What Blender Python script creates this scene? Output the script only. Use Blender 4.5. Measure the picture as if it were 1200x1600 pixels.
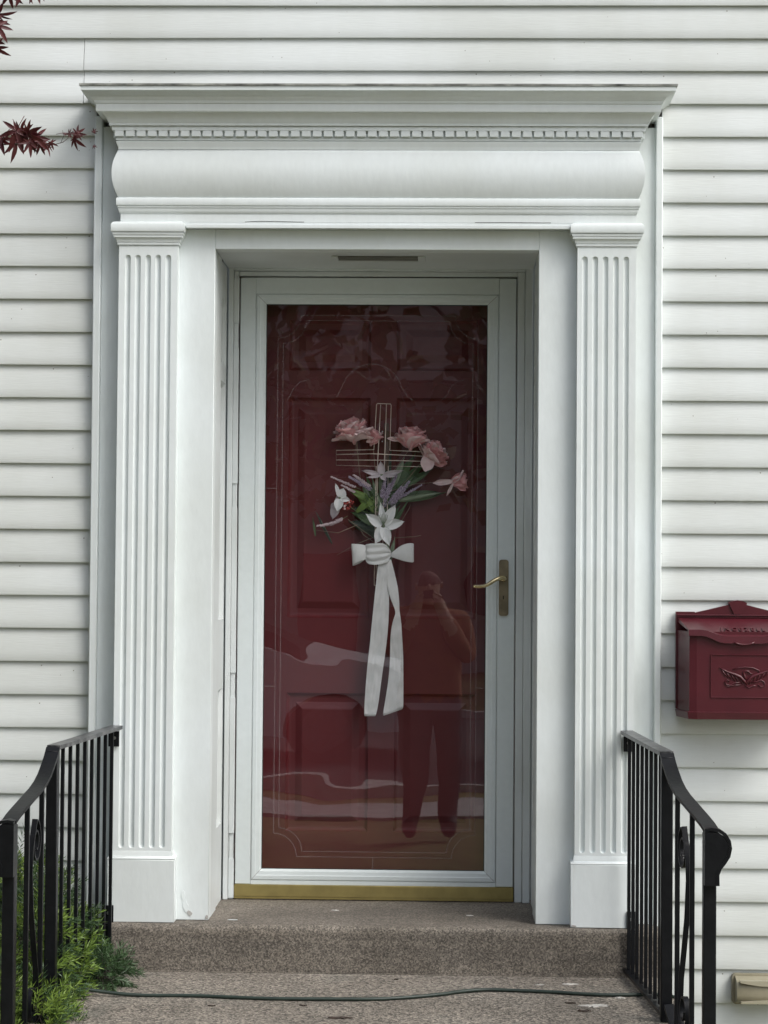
import bpy, math, random
from mathutils import Vector, Matrix, noise
R = math.radians
PI = math.pi
sc = bpy.context.scene
for o in list(bpy.data.objects): bpy.data.objects.remove(o)
COL = sc.collection

# ------------------------------------------------------------------ camera, world, sun, exposure
cam_d = bpy.data.cameras.new("camera"); cam = bpy.data.objects.new("camera", cam_d); COL.objects.link(cam)
cam_d.sensor_fit = 'VERTICAL'; cam_d.sensor_height = 36; cam_d.lens = 72.0
cam_d.clip_start = 0.1; cam_d.clip_end = 500
pitch, yaw, roll = .0296, -.0274, -.0079
fw = Vector((math.sin(yaw)*math.cos(pitch), math.cos(yaw)*math.cos(pitch), math.sin(pitch)))
rt = fw.cross(Vector((0, 0, 1))).normalized(); dn = fw.cross(rt)
c_, s_ = math.cos(roll), math.sin(roll)
r2 = c_*rt + s_*dn; d2 = -s_*rt + c_*dn
m = Matrix((r2, -d2, -fw)).transposed().to_4x4(); m.translation = (0, -6.276, 1.75)
cam.matrix_world = m
sc.camera = cam

SUN_EL, SUN_AZ = R(48), R(52)          # azimuth: from straight out of the wall towards the right
wld = bpy.data.worlds.new("World"); sc.world = wld; wld.use_nodes = True
wn = wld.node_tree.nodes; wl = wld.node_tree.links
bg = wn['Background']; sky = wn.new('ShaderNodeTexSky'); sky.sky_type = 'NISHITA'; sky.sun_disc = False
sky.sun_elevation = SUN_EL; sky.sun_rotation = PI - SUN_AZ
sky.air_density = 1.0; sky.dust_density = 3.0; sky.ozone_density = 1.0
hs = wn.new('ShaderNodeHueSaturation'); hs.inputs['Saturation'].default_value = .5
wl.new(sky.outputs[0], hs.inputs['Color']); wl.new(hs.outputs[0], bg.inputs[0]); bg.inputs[1].default_value = 0.13
sun_d = bpy.data.lights.new("sun", 'SUN'); sun_d.energy = 0.7; sun_d.angle = R(28); sun_d.color = (1, .985, .96)
sun = bpy.data.objects.new("sun", sun_d); COL.objects.link(sun)
sd = Vector((math.sin(SUN_AZ)*math.cos(SUN_EL), -math.cos(SUN_AZ)*math.cos(SUN_EL), math.sin(SUN_EL)))
sun.rotation_euler = sd.to_track_quat('Z', 'Y').to_euler(); sun.location = sd*20
sc.view_settings.view_transform = 'Standard'; sc.view_settings.look = 'None'
sc.view_settings.gamma = 1; sc.view_settings.use_curve_mapping = False
sc.view_settings.exposure = 1.04

# ------------------------------------------------------------------ materials
def newmat(name):
    mt = bpy.data.materials.new(name); mt.use_nodes = True
    nt = mt.node_tree; b = nt.nodes['Principled BSDF']; return mt, nt, b
def nz(nt, scale, detail=4, coord='Object', vec=(1, 1, 1), rough=.5):
    tc = nt.nodes.new('ShaderNodeTexCoord'); mp = nt.nodes.new('ShaderNodeMapping'); mp.inputs['Scale'].default_value = vec
    n = nt.nodes.new('ShaderNodeTexNoise'); n.inputs['Scale'].default_value = scale; n.inputs['Detail'].default_value = detail
    n.inputs['Roughness'].default_value = rough
    nt.links.new(tc.outputs[coord], mp.inputs[0]); nt.links.new(mp.outputs[0], n.inputs[0]); return n
def ramp(nt, src, p0, c0, p1, c1):
    r = nt.nodes.new('ShaderNodeValToRGB'); e = r.color_ramp.elements
    e[0].position = p0; e[0].color = (*c0, 1); e[1].position = p1; e[1].color = (*c1, 1)
    nt.links.new(src, r.inputs[0]); return r
def mixc(nt, fac, a, b, mode='MIX'):
    x = nt.nodes.new('ShaderNodeMix'); x.data_type = 'RGBA'; x.blend_type = mode
    for s, v in ((0, fac), (6, a), (7, b)):
        if hasattr(v, 'links'): nt.links.new(v, x.inputs[s])
        elif s == 0: x.inputs[0].default_value = v
        else: x.inputs[s].default_value = (*v, 1)
    return x.outputs[2]
def bump(nt, b, src, strength, dist):
    bp = nt.nodes.new('ShaderNodeBump'); bp.inputs['Strength'].default_value = strength; bp.inputs['Distance'].default_value = dist
    nt.links.new(src, bp.inputs['Height']); nt.links.new(bp.outputs[0], b.inputs['Normal']); return bp
def specks(nt, scale, r, prob, coord='Object'):
    """1 inside rare round dirt specks, else 0"""
    tc = nt.nodes.new('ShaderNodeTexCoord'); v = nt.nodes.new('ShaderNodeTexVoronoi'); v.inputs['Scale'].default_value = scale
    nt.links.new(tc.outputs[coord], v.inputs['Vector'])
    sep = nt.nodes.new('ShaderNodeSeparateColor'); nt.links.new(v.outputs['Color'], sep.inputs[0])
    a = nt.nodes.new('ShaderNodeMath'); a.operation = 'LESS_THAN'; nt.links.new(sep.outputs[0], a.inputs[0]); a.inputs[1].default_value = prob
    q = nt.nodes.new('ShaderNodeMath'); q.operation = 'MULTIPLY'; nt.links.new(sep.outputs[1], q.inputs[0]); q.inputs[1].default_value = r
    c = nt.nodes.new('ShaderNodeMath'); c.operation = 'LESS_THAN'; nt.links.new(v.outputs['Distance'], c.inputs[0]); nt.links.new(q.outputs[0], c.inputs[1])
    d = nt.nodes.new('ShaderNodeMath'); d.operation = 'MULTIPLY'; nt.links.new(a.outputs[0], d.inputs[0]); nt.links.new(c.outputs[0], d.inputs[1])
    return d.outputs[0]
def paint(name, col, rough=.45, dirt=.08, bumps=.12, grain=(1, 1, 1), speck=0):
    mt, nt, b = newmat(name)
    n = nz(nt, 2.2, 6, vec=(1, 1, 1)); n2 = nz(nt, 60, 4, vec=grain)
    lo = tuple(c*(1-dirt*1.6)*k for c, k in zip(col, (1, .995, .97)))
    r = ramp(nt, n.outputs[0], .35, lo, .62, col)
    c = mixc(nt, .10, r.outputs[0], n2.outputs[0], 'MULTIPLY')
    if speck:
        s = specks(nt, 30, .085, speck); c = mixc(nt, s, c, (.20, .19, .16))
        s = specks(nt, 11.3, .06, speck*.8); c = mixc(nt, s, c, (.12, .11, .09))
    nt.links.new(c, b.inputs['Base Color']); b.inputs['Roughness'].default_value = rough
    bump(nt, b, n2.outputs[0], bumps, .002); return mt
M = {}
M['siding'] = paint('siding_vinyl', (.70, .735, .725), .5, .07, .28, (.35, 1, 5), .38)
M['white'] = paint('white_trim_paint', (.735, .785, .785), .42, .06, .30, (1, 1, .4))
M['storm'] = paint('storm_door_enamel', (.64, .695, .70), .32, .03, .03)
M['frame'] = paint('door_frame_paint', (.66, .70, .70), .42, .10, .15, (1, 1, .3))
nt = M['siding'].node_tree; b = nt.nodes['Principled BSDF']; src = b.inputs['Base Color'].links[0].from_socket
oi = nt.nodes.new('ShaderNodeObjectInfo'); tn = ramp(nt, oi.outputs['Random'], 0, (.95, .95, .945), 1, (1.02, 1.02, 1.02))
st_n = nz(nt, 5, 5, vec=(1, 1, .10), rough=.6); sr = ramp(nt, st_n.outputs[0], .40, (.965, .965, .955), .62, (1.0, 1.0, 1.0))
nt.links.new(mixc(nt, 1, mixc(nt, 1, src, tn.outputs[0], 'MULTIPLY'), sr.outputs[0], 'MULTIPLY'), b.inputs['Base Color'])
M['core'] = paint('wall_core', (.25, .24, .22), .9)
mt, nt, b = newmat('red_door_paint')
n = nz(nt, 3, 4); r = ramp(nt, n.outputs[0], .3, (.088, .0055, .008), .7, (.108, .0075, .010)); nt.links.new(r.outputs[0], b.inputs['Base Color'])
b.inputs['Roughness'].default_value = .5; bump(nt, b, nz(nt, 40, 3, vec=(1, 1, .2)).outputs[0], .1, .001); M['red_door'] = mt
mt, nt, b = newmat('mailbox_red')
n = nz(nt, 9, 5); r = ramp(nt, n.outputs[0], .3, (.060, .008, .013), .7, (.080, .011, .017)); nt.links.new(r.outputs[0], b.inputs['Base Color'])
b.inputs['Roughness'].default_value = .30; bump(nt, b, nz(nt, 120, 3).outputs[0], .15, .001); M['mail_red'] = mt
def metal(name, col, rough, met=1.0, var=.3):
    mt, nt, b = newmat(name); n = nz(nt, 25, 5)
    r = ramp(nt, n.outputs[0], .35, tuple(c*(1-var) for c in col), .65, col); nt.links.new(r.outputs[0], b.inputs['Base Color'])
    b.inputs['Metallic'].default_value = met; b.inputs['Roughness'].default_value = rough; return mt
M['brass'] = metal('polished_brass', (.80, .66, .38), .14)
M['brass_old'] = metal('tarnished_brass', (.30, .25, .17), .35)
M['brass_plate'] = metal('brass_sweep', (.42, .34, .13), .42, .75, .15)
M['wire'] = metal('champagne_wire', (.78, .66, .56), .5, .2)
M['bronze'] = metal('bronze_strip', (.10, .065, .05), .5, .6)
M['chrome'] = metal('bolt_steel', (.55, .55, .55), .35)
mt, nt, b = newmat('black_iron_paint')
n = nz(nt, 30, 6); b.inputs['Specular IOR Level'].default_value = .24; r = ramp(nt, n.outputs[0], .35, (.003, .0034, .0045), .8, (.007, .0075, .009)); nt.links.new(r.outputs[0], b.inputs['Base Color'])
b.inputs['Roughness'].default_value = .38; bump(nt, b, nz(nt, 90, 4).outputs[0], .25, .002); M['iron'] = mt
mt, nt, b = newmat('worn_sheen_iron_top')  # patchy wear, with the wet sheen of the rail top lightened into the colour
n = nz(nt, 26, 8, rough=.7); r = ramp(nt, n.outputs[0], .42, (.02, .021, .023), .60, (.13, .13, .13)); nt.links.new(r.outputs[0], b.inputs['Base Color'])
b.inputs['Roughness'].default_value = .33; bump(nt, b, n.outputs[0], .25, .002); M['iron_worn_sheen'] = mt
mt, nt, b = newmat('exposed_aggregate')
tc = nt.nodes.new('ShaderNodeTexCoord')
v = nt.nodes.new('ShaderNodeTexVoronoi'); v.inputs['Scale'].default_value = 165; nt.links.new(tc.outputs['Object'], v.inputs['Vector'])
sp = nt.nodes.new('ShaderNodeSeparateColor'); nt.links.new(v.outputs['Color'], sp.inputs[0])
big = nz(nt, 2.4, 6, rough=.65); fine = nz(nt, 110, 5, rough=.7)
base = ramp(nt, big.outputs[0], .34, (.132, .119, .100), .66, (.205, .188, .162))
st = ramp(nt, sp.outputs[0], .08, (.34, .33, .32), .97, (2.0, 1.95, 1.9))
c = mixc(nt, .9, base.outputs[0], st.outputs[0], 'MULTIPLY')
fr = ramp(nt, fine.outputs[0], .3, (.55, .55, .55), .7, (1.35, 1.33, 1.3)); c = mixc(nt, .8, c, fr.outputs[0], 'MULTIPLY')
mo = nz(nt, 5, 5); mr = ramp(nt, mo.outputs[0], .58, (0, 0, 0), .75, (.5, .5, .5)); c = mixc(nt, mr.outputs[0], c, (.075, .082, .07))
sk = specks(nt, 14, .10, .12); c = mixc(nt, sk, c, (.55, .53, .5))
nt.links.new(c, b.inputs['Base Color']); b.inputs['Roughness'].default_value = .88
ad = nt.nodes.new('ShaderNodeMath'); nt.links.new(v.outputs['Distance'], ad.inputs[0]); nt.links.new(fine.outputs[0], ad.inputs[1])
bump(nt, b, ad.outputs[0], .5, .004); M['agg'] = mt
mt, nt, b = newmat('cast_concrete')
big = nz(nt, 4, 8, rough=.7); fine = nz(nt, 160, 5, rough=.8)
c = mixc(nt, .55, ramp(nt, big.outputs[0], .34, (.108, .096, .080), .68, (.178, .161, .138)).outputs[0],
         ramp(nt, fine.outputs[0], .36, (.2, .2, .2), .66, (1.75, 1.72, 1.68)).outputs[0], 'MULTIPLY')
vv = nt.nodes.new('ShaderNodeTexVoronoi'); vv.inputs['Scale'].default_value = 260; tc = nt.nodes.new('ShaderNodeTexCoord'); nt.links.new(tc.outputs['Object'], vv.inputs['Vector'])
s2 = nt.nodes.new('ShaderNodeSeparateColor'); nt.links.new(vv.outputs['Color'], s2.inputs[0])
c = mixc(nt, .8, c, ramp(nt, s2.outputs[0], .10, (.42, .41, .39), .97, (1.75, 1.72, 1.68)).outputs[0], 'MULTIPLY')
bands = nz(nt, 3, 5, vec=(.6, 1, 9)); c = mixc(nt, .5, c, ramp(nt, bands.outputs[0], .35, (.6, .6, .6), .65, (1.25, 1.24, 1.22)).outputs[0], 'MULTIPLY')
nt.links.new(c, b.inputs['Base Color']); b.inputs['Roughness'].default_value = .85; bump(nt, b, fine.outputs[0], .35, .003); M['conc'] = mt
def simple(name, c0, c1, scale=20, rough=.6, coord='Object', bs=.1, trans=0):
    mt, nt, b = newmat(name); n = nz(nt, scale, 4, coord)
    r = ramp(nt, n.outputs[0], .3, c0, .7, c1); nt.links.new(r.outputs[0], b.inputs['Base Color'])
    b.inputs['Roughness'].default_value = rough; bump(nt, b, n.outputs[0], bs, .002)
    if trans:
        t = nt.nodes.new('ShaderNodeBsdfTranslucent'); nt.links.new(r.outputs[0], t.inputs[0])
        ms = nt.nodes.new('ShaderNodeMixShader'); ms.inputs[0].default_value = trans
        out = nt.nodes['Material Output']; nt.links.new(b.outputs[0], ms.inputs[1]); nt.links.new(t.outputs[0], ms.inputs[2]); nt.links.new(ms.outputs[0], out.inputs[0])
    return mt
M['pink'] = simple('pink_silk', (.78, .36, .38), (.86, .54, .54), 40, .75, bs=.3, trans=.25)
M['pink_pale'] = simple('pale_pink_silk', (.82, .60, .60), (.88, .74, .73), 40, .75, bs=.3, trans=.25)
M['lily'] = simple('white_silk', (.74, .77, .76), (.84, .85, .84), 30, .7, bs=.2, trans=.2)
M['mauve'] = simple('mauve_silk', (.50, .44, .47), (.66, .62, .64), 30, .7, trans=.2)
M['ribbon'] = simple('satin_ribbon', (.66, .68, .66), (.76, .77, .75), 25, .5, bs=.5, trans=.15)
M['lav'] = simple('lavender_buds', (.22, .17, .24), (.42, .37, .45), 120, .8)
M['lav_pale'] = simple('pale_lavender_buds', (.45, .36, .38), (.60, .50, .52), 120, .8)
M['leaf_g'] = simple('silk_leaf_green', (.045, .085, .035), (.09, .15, .06), 30, .6, trans=.15)
M['leaf_b'] = simple('silk_leaf_bright', (.10, .17, .035), (.17, .25, .06), 30, .6, trans=.15)
M['leaf_d'] = simple('silk_leaf_dark', (.018, .03, .02), (.035, .06, .035), 30, .6)
M['leaf_pale'] = simple('silk_leaf_pale', (.16, .21, .13), (.24, .30, .20), 30, .6, trans=.1)
M['berry'] = simple('red_berries', (.30, .02, .02), (.42, .05, .04), 30, .3)
M['twig'] = simple('dry_twig', (.14, .10, .07), (.24, .18, .13), 60, .8)
M['stem'] = simple('green_stem', (.10, .12, .06), (.16, .18, .09), 60, .7)
M['maple'] = simple('maple_leaf_purple', (.050, .011, .014), (.16, .032, .034), 25, .45, trans=.25)
M['bark'] = simple('maple_bark', (.06, .05, .045), (.12, .10, .09), 30, .9, bs=.5)
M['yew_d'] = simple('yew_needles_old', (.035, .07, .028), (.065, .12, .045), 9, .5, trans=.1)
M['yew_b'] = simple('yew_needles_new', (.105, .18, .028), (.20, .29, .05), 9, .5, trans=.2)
M['cord'] = simple('green_cord', (.012, .022, .016), (.02, .035, .025), 30, .45)
M['tan'] = simple('tan_plastic', (.24, .22, .15), (.31, .28, .20), 15, .45)
M['tan_pale'] = simple('tan_plastic_cover', (.30, .28, .20), (.38, .35, .26), 15, .4)
M['dark'] = simple('dark_gap', (.01, .01, .01), (.02, .02, .02), 15, .8)
M['flash'] = simple('weathered_flashing', (.05, .055, .05), (.42, .43, .40), 16, .7, bs=.4)
M['vent'] = simple('vent_slot', (.10, .10, .085), (.16, .16, .13), 15, .6)
M['chip'] = simple('paint_chip', (.42, .40, .36), (.52, .50, .46), 60, .7)
M['debris'] = simple('dead_leaf', (.022, .015, .011), (.05, .032, .022), 60, .8)
M['grass'] = simple('lawn_grass', (.09, .095, .03), (.17, .16, .06), 3, .9, bs=.4)
M['road'] = simple('asphalt', (.045, .045, .047), (.065, .065, .066), 30, .9)
M['walk'] = simple('pale_concrete', (.34, .33, .31), (.44, .43, .40), 8, .9)
M['house_b'] = simple('grey_clapboard', (.30, .31, .32), (.36, .37, .38), 3, .8)
M['roof_b'] = simple('asphalt_shingle', (.06, .06, .06), (.11, .105, .10), 12, .9)
M['tree_leaf'] = simple('tree_foliage', (.030, .05, .016), (.085, .12, .035), 1.5, .7, trans=.15)
M['car'] = simple('silver_car_paint', (.60, .61, .62), (.64, .65, .66), 2, .25, bs=0)
M['tyre'] = simple('tyre_rubber', (.012, .012, .012), (.02, .02, .02), 20, .8)
M['rim'] = metal('wheel_rim', (.12, .12, .13), .5)
M['glass_dark'] = simple('car_glass', (.012, .014, .016), (.02, .022, .025), 3, .05, bs=0)
M['jacket'] = simple('rust_jacket', (.17, .07, .03), (.26, .10, .04), 12, .85)
M['trouser'] = simple('dark_trousers', (.025, .027, .035), (.045, .047, .055), 12, .85)
M['skin'] = simple('skin', (.45, .27, .20), (.52, .33, .25), 12, .5)
M['hat'] = simple('knit_hat', (.10, .06, .055), (.16, .10, .09), 60, .9)
M['shoe'] = simple('shoe', (.02, .02, .02), (.04, .035, .03), 12, .6)
nt = M['ribbon'].node_tree; b = nt.nodes['Principled BSDF']
wv = nt.nodes.new('ShaderNodeTexWave'); wv.inputs['Scale'].default_value = 260; wv.bands_direction = 'Z'; wv.inputs['Distortion'].default_value = .6
tcw = nt.nodes.new('ShaderNodeTexCoord'); nt.links.new(tcw.outputs['Object'], wv.inputs[0])
bpw = nt.nodes.new('ShaderNodeBump'); bpw.inputs['Strength'].default_value = .25; bpw.inputs['Distance'].default_value = .001
nt.links.new(wv.outputs['Fac'], bpw.inputs['Height']); nt.links.new(b.inputs['Normal'].links[0].from_socket, bpw.inputs['Normal']); nt.links.new(bpw.outputs[0], b.inputs['Normal'])
# storm-door pane: thin clear glass, both faces reflecting
mt, nt, b = newmat('storm_glass'); nt.nodes.remove(b)
tr = nt.nodes.new('ShaderNodeBsdfTransparent'); tr.inputs[0].default_value = (.93, .93, .94, 1)
gl = nt.nodes.new('ShaderNodeBsdfGlossy'); gl.inputs['Roughness'].default_value = .0; gl.inputs[0].default_value = (1, .98, .99, 1)
fn = nt.nodes.new('ShaderNodeFresnel'); geo = nt.nodes.new('ShaderNodeNewGeometry'); im = nt.nodes.new('ShaderNodeMix'); im.inputs[2].default_value = 1.95; im.inputs[3].default_value = 1/1.95
nt.links.new(geo.outputs['Backfacing'], im.inputs[0]); nt.links.new(im.outputs[0], fn.inputs[0])   # a thin pane reflects alike from both sides
w_ = nz(nt, 2.2, 1.5, vec=(1.0, 1, 1.6)); bp = nt.nodes.new('ShaderNodeBump'); bp.inputs['Strength'].default_value = .10; bp.inputs['Distance'].default_value = .013
nt.links.new(w_.outputs[0], bp.inputs['Height']); nt.links.new(bp.outputs[0], gl.inputs['Normal'])
ms = nt.nodes.new('ShaderNodeMixShader'); nt.links.new(fn.outputs[0], ms.inputs[0]); nt.links.new(tr.outputs[0], ms.inputs[1]); nt.links.new(gl.outputs[0], ms.inputs[2])
nt.links.new(ms.outputs[0], nt.nodes['Material Output'].inputs[0]); M['glass'] = mt
mt, nt, b = newmat('etched_glass'); b.inputs['Base Color'].default_value = (.34, .31, .31, 1); b.inputs['Roughness'].default_value = .5
tr = nt.nodes.new('ShaderNodeBsdfTransparent'); ms = nt.nodes.new('ShaderNodeMixShader'); ms.inputs[0].default_value = .24
nt.links.new(tr.outputs[0], ms.inputs[1]); nt.links.new(b.outputs[0], ms.inputs[2]); nt.links.new(ms.outputs[0], nt.nodes['Material Output'].inputs[0]); M['etch'] = mt

# ------------------------------------------------------------------ mesh helpers (world coordinates in, one object out)
ORG = {}
def org(o): return ORG.get(o.name, Vector((0, 0, 0))) if o else Vector((0, 0, 0))
class MB:
    def __init__(s): s.v = []; s.f = []; s.mi = []
    def add(s, vs, fs, mi=0):
        k = len(s.v); s.v += [Vector(p) for p in vs]; s.f += [tuple(i+k for i in f) for f in fs]; s.mi += [mi]*len(fs); return s
    def box(s, x0, x1, y0, y1, z0, z1, bev=0, mi=0):
        if x0 > x1: x0, x1 = x1, x0
        if y0 > y1: y0, y1 = y1, y0
        if z0 > z1: z0, z1 = z1, z0
        if bev <= 0:
            return s.add([(x0,y0,z0),(x1,y0,z0),(x1,y1,z0),(x0,y1,z0),(x0,y0,z1),(x1,y0,z1),(x1,y1,z1),(x0,y1,z1)],
                         [(0,3,2,1),(4,5,6,7),(0,1,5,4),(1,2,6,5),(2,3,7,6),(3,0,4,7)], mi)
        b = bev; vs = []; idx = {}
        for ix, X in enumerate((x0, x1)):
            for iy, Y in enumerate((y0, y1)):
                for iz, Z in enumerate((z0, z1)):
                    sx = b if ix == 0 else -b; sy = b if iy == 0 else -b; sz = b if iz == 0 else -b
                    for a, p in enumerate(((X, Y+sy, Z+sz), (X+sx, Y, Z+sz), (X+sx, Y+sy, Z))):
                        idx[ix, iy, iz, a] = len(vs); vs.append(p)
        I = idx; fs = []
        for e in (0, 1):
            fs.append((I[e,0,0,0], I[e,1,0,0], I[e,1,1,0], I[e,0,1,0])[::1 if e else -1])
            fs.append((I[0,e,0,1], I[1,e,0,1], I[1,e,1,1], I[0,e,1,1])[::-1 if e else 1])
            fs.append((I[0,0,e,2], I[1,0,e,2], I[1,1,e,2], I[0,1,e,2])[::1 if e else -1])
        for p in (0, 1):
            for q in (0, 1):
                fs.append((I[p,q,0,0], I[p,q,1,0], I[p,q,1,1], I[p,q,0,1]))
                fs.append((I[p,0,q,0], I[p,1,q,0], I[p,1,q,2], I[p,0,q,2]))
                fs.append((I[0,p,q,1], I[1,p,q,1], I[1,p,q,2], I[0,p,q,2]))
        for ix in (0, 1):
            for iy in (0, 1):
                for iz in (0, 1): fs.append((I[ix,iy,iz,0], I[ix,iy,iz,1], I[ix,iy,iz,2]))
        return s.add(vs, fs, mi)
    def tube(s, pts, r, n=8, cap=True, mi=0, flat=1.0):
        pts = [Vector(p) for p in pts]; rs = list(r) if hasattr(r, '__len__') else [r]*len(pts); rs += [rs[-1]]*(len(pts)-len(rs))
        vs = []; fs = []; up = None
        for i, p in enumerate(pts):
            t = (pts[min(i+1, len(pts)-1)]-pts[max(i-1, 0)]).normalized()
            if up is None:
                up = Vector((0, 0, 1)) if abs(t.z) < .9 else Vector((1, 0, 0))
            a = (up - t*up.dot(t)).normalized(); bb = t.cross(a); up = a
            for k in range(n):
                an = 2*PI*k/n; vs.append(p + a*math.cos(an)*rs[i]*flat + bb*math.sin(an)*rs[i])
        for i in range(len(pts)-1):
            for k in range(n):
                fs.append((i*n+k, i*n+(k+1) % n, (i+1)*n+(k+1) % n, (i+1)*n+k))
        if cap: fs.append(tuple(range(n))[::-1]); fs.append(tuple(range((len(pts)-1)*n, len(pts)*n)))
        return s.add(vs, fs, mi)
    def bar(s, pts, wdir, w, t, mi=0):
        """flat bar swept along pts; wdir(i) = width direction"""
        pts = [Vector(p) for p in pts]; vs = []; fs = []
        for i, p in enumerate(pts):
            tg = (pts[min(i+1, len(pts)-1)]-pts[max(i-1, 0)]).normalized()
            wd = wdir(i) if callable(wdir) else Vector(wdir); wd = (wd - tg*wd.dot(tg)).normalized(); nn = tg.cross(wd)
            for a, b in ((-1, -1), (1, -1), (1, 1), (-1, 1)): vs.append(p + wd*a*w/2 + nn*b*t/2)
        for i in range(len(pts)-1):
            for k in range(4): fs.append((i*4+k, i*4+(k+1) % 4, i*4+4+(k+1) % 4, i*4+4+k))
        fs += [(3, 2, 1, 0), tuple(range(len(vs)-4, len(vs)))]
        return s.add(vs, fs, mi)
    def sweep3(s, x0, x1, yf, yb, prof, cap=True, mi=0):
        """moulding: front run with mitred returns; prof = [(out, z)] bottom to top"""
        vs = []; n = len(prof)
        for o, z in prof: vs += [(x0-o, yb, z), (x0-o, yf-o, z), (x1+o, yf-o, z), (x1+o, yb, z)]
        fs = []
        for i in range(n-1):
            for k in range(3): fs.append((i*4+k, i*4+k+1, i*4+4+k+1, i*4+4+k))
            fs.append((i*4+3, i*4, i*4+4, i*4+7))
        if cap: fs += [(3, 2, 1, 0), tuple(range(n*4-4, n*4))]
        return s.add(vs, fs, mi)
    def poly(s, pts, y0, y1, mi=0):
        """extrude a polygon given as (x,z) between depths y0<y1"""
        n = len(pts); vs = [(x, y0, z) for x, z in pts]+[(x, y1, z) for x, z in pts]
        fs = [tuple(range(n)), tuple(range(n, 2*n))[::-1]]+[(k, k+n, (k+1) % n+n, (k+1) % n) for k in range(n)]
        return s.add(vs, fs, mi)
    def mesh(s, name, mats, origin=Vector((0, 0, 0)), smooth=False):
        me = bpy.data.meshes.new(name); me.from_pydata([p-origin for p in s.v], [], s.f)
        for mm in (mats if isinstance(mats, (list, tuple)) else [mats]): me.materials.append(mm)
        if max(s.mi or [0]) > 0: me.polygons.foreach_set('material_index', s.mi)
        me.update()
        import bmesh
        b_ = bmesh.new(); b_.from_mesh(me); bmesh.ops.recalc_face_normals(b_, faces=b_.faces); b_.to_mesh(me); b_.free()
        if smooth:
            me.polygons.foreach_set('use_smooth', [True]*len(me.polygons))
            if smooth is not True: me.set_sharp_from_angle(angle=smooth)
        return me
    def build(s, name, mats, parent=None, smooth=False, at=None):
        o0 = Vector(at) if at is not None else org(parent)
        ob = bpy.data.objects.new(name, s.mesh(name, mats, o0, smooth)); COL.objects.link(ob)
        ob.parent = parent; ob.location = o0-org(parent); ORG[ob.name] = o0; return ob
def tag(o, label=None, cat=None, group=None, kind=None):
    for k, v in (('label', label), ('category', cat), ('group', group), ('kind', kind)):
        if v: o[k] = v
    return o
def thing(name, loc, label=None, cat=None, group=None, kind=None):
    o = bpy.data.objects.new(name, None); COL.objects.link(o); o.location = loc; ORG[o.name] = Vector(loc); o.empty_display_size = .1
    return tag(o, label, cat, group, kind)
def inst(name, me, parent, mat):
    """link mesh me under parent with world matrix mat"""
    ob = bpy.data.objects.new(name, me); COL.objects.link(ob); ob.parent = parent
    ob.matrix_local = Matrix.Translation(-org(parent)) @ mat; ORG[ob.name] = mat.translation.copy(); return ob
AUTO = R(40)
def arc(cx, cz, r, a0, a1, n): return [(cx+r*math.cos(R(a0+(a1-a0)*i/n)), cz+r*math.sin(R(a0+(a1-a0)*i/n))) for i in range(n+1)]

# ------------------------------------------------------------------ ground
def slab(name, x0, x1, y0, y1, z, m, div=1):
    b = MB(); vs = []; fs = []
    for j in range(div+1):
        for i in range(div+1): vs.append((x0+(x1-x0)*i/div, y0+(y1-y0)*j/div, z))
    for j in range(div):
        for i in range(div): fs.append((j*(div+1)+i, j*(div+1)+i+1, (j+1)*(div+1)+i+1, (j+1)*(div+1)+i))
    return tag(b.add(vs, fs).build(name, m), kind='structure')
slab('ground', -200, 200, -200, 200, -.02, M['grass'])
def kslab(name, x0, x1, y0, y1, z0, z1, m): return tag(MB().box(x0, x1, y0, y1, z0, z1).build(name, m), kind='structure')
kslab('path', -.95, 9, -2.9, -1.64, -.1, .006, M['walk'])
kslab('sidewalk', -60, 60, -8.6, -7.6, -.1, .01, M['walk'])
kslab('road', -90, 90, -17.5, -9.6, -.2, -.012, M['road'])
kslab('kerb', -90, 90, -9.6, -9.45, -.2, .09, M['walk'])
kslab('far_kerb', -90, 90, -17.65, -17.5, -.2, .09, M['walk'])

# ------------------------------------------------------------------ house wall with siding boards
wall = thing('house_wall', (0, .05, 0), 'white clapboard house wall around the front door', None, None, 'structure')
wb = MB().box(-6, -1.05, .03, .20, .16, 6).box(.655, 6, .03, .20, .16, 6).box(-1.05, .655, .03, .20, 2.80, 6)
wb.box(-1.4, 1.0, .62, .72, 0, 3.2); wb.build('wall_core', M['core'], wall)
wb = MB().box(-6, -1.08, .0, .20, 0, .16).box(.68, 6, .0, .20, 0, .16); wb.build('foundation', M['conc'], wall)
E = .1016
rnd = random.Random(4)
def board(x0, x1, zb, tilt=0, proud=0, nm='siding_board'):
    n = max(2, int((x1-x0)/.25)); b = MB(); vs = []; ph = rnd.random()*50
    prof = [(.016, .002), (.0, 0), (-.001, .004), (.0005, .03), (.0065, .07), (.014, E+.012)]
    for i in range(n+1):
        x = x0+(x1-x0)*i/n; w = noise.noise(Vector((x*1.3+ph, zb*3, 0)))*.0013; w2 = noise.noise(Vector((x*2+ph, zb*7, 5)))*.0012
        for y, z in prof: vs.append((x, y+w2-proud, zb+z+w))
    k = len(prof); fs = []
    for i in range(n):
        for j in range(k-1): fs.append((i*k+j, (i+1)*k+j, (i+1)*k+j+1, i*k+j+1))
    fs += [tuple(range(k)), tuple(range(n*k, n*k+k))]
    return b.add(vs, fs).build(nm, M['siding'], wall, smooth=R(30))
for k in range(-9, 33):
    zb = 3.502-E*k
    if k <= 1: board(-5.2, 4.6, zb)
    elif k in (2, 3): board(-5.2, -1.114, zb); board(-1.1125, 4.6, zb, 0, .0012)
    else: board(-5.2, -1.0725, zb); board(.6745, 4.6, zb)

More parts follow.
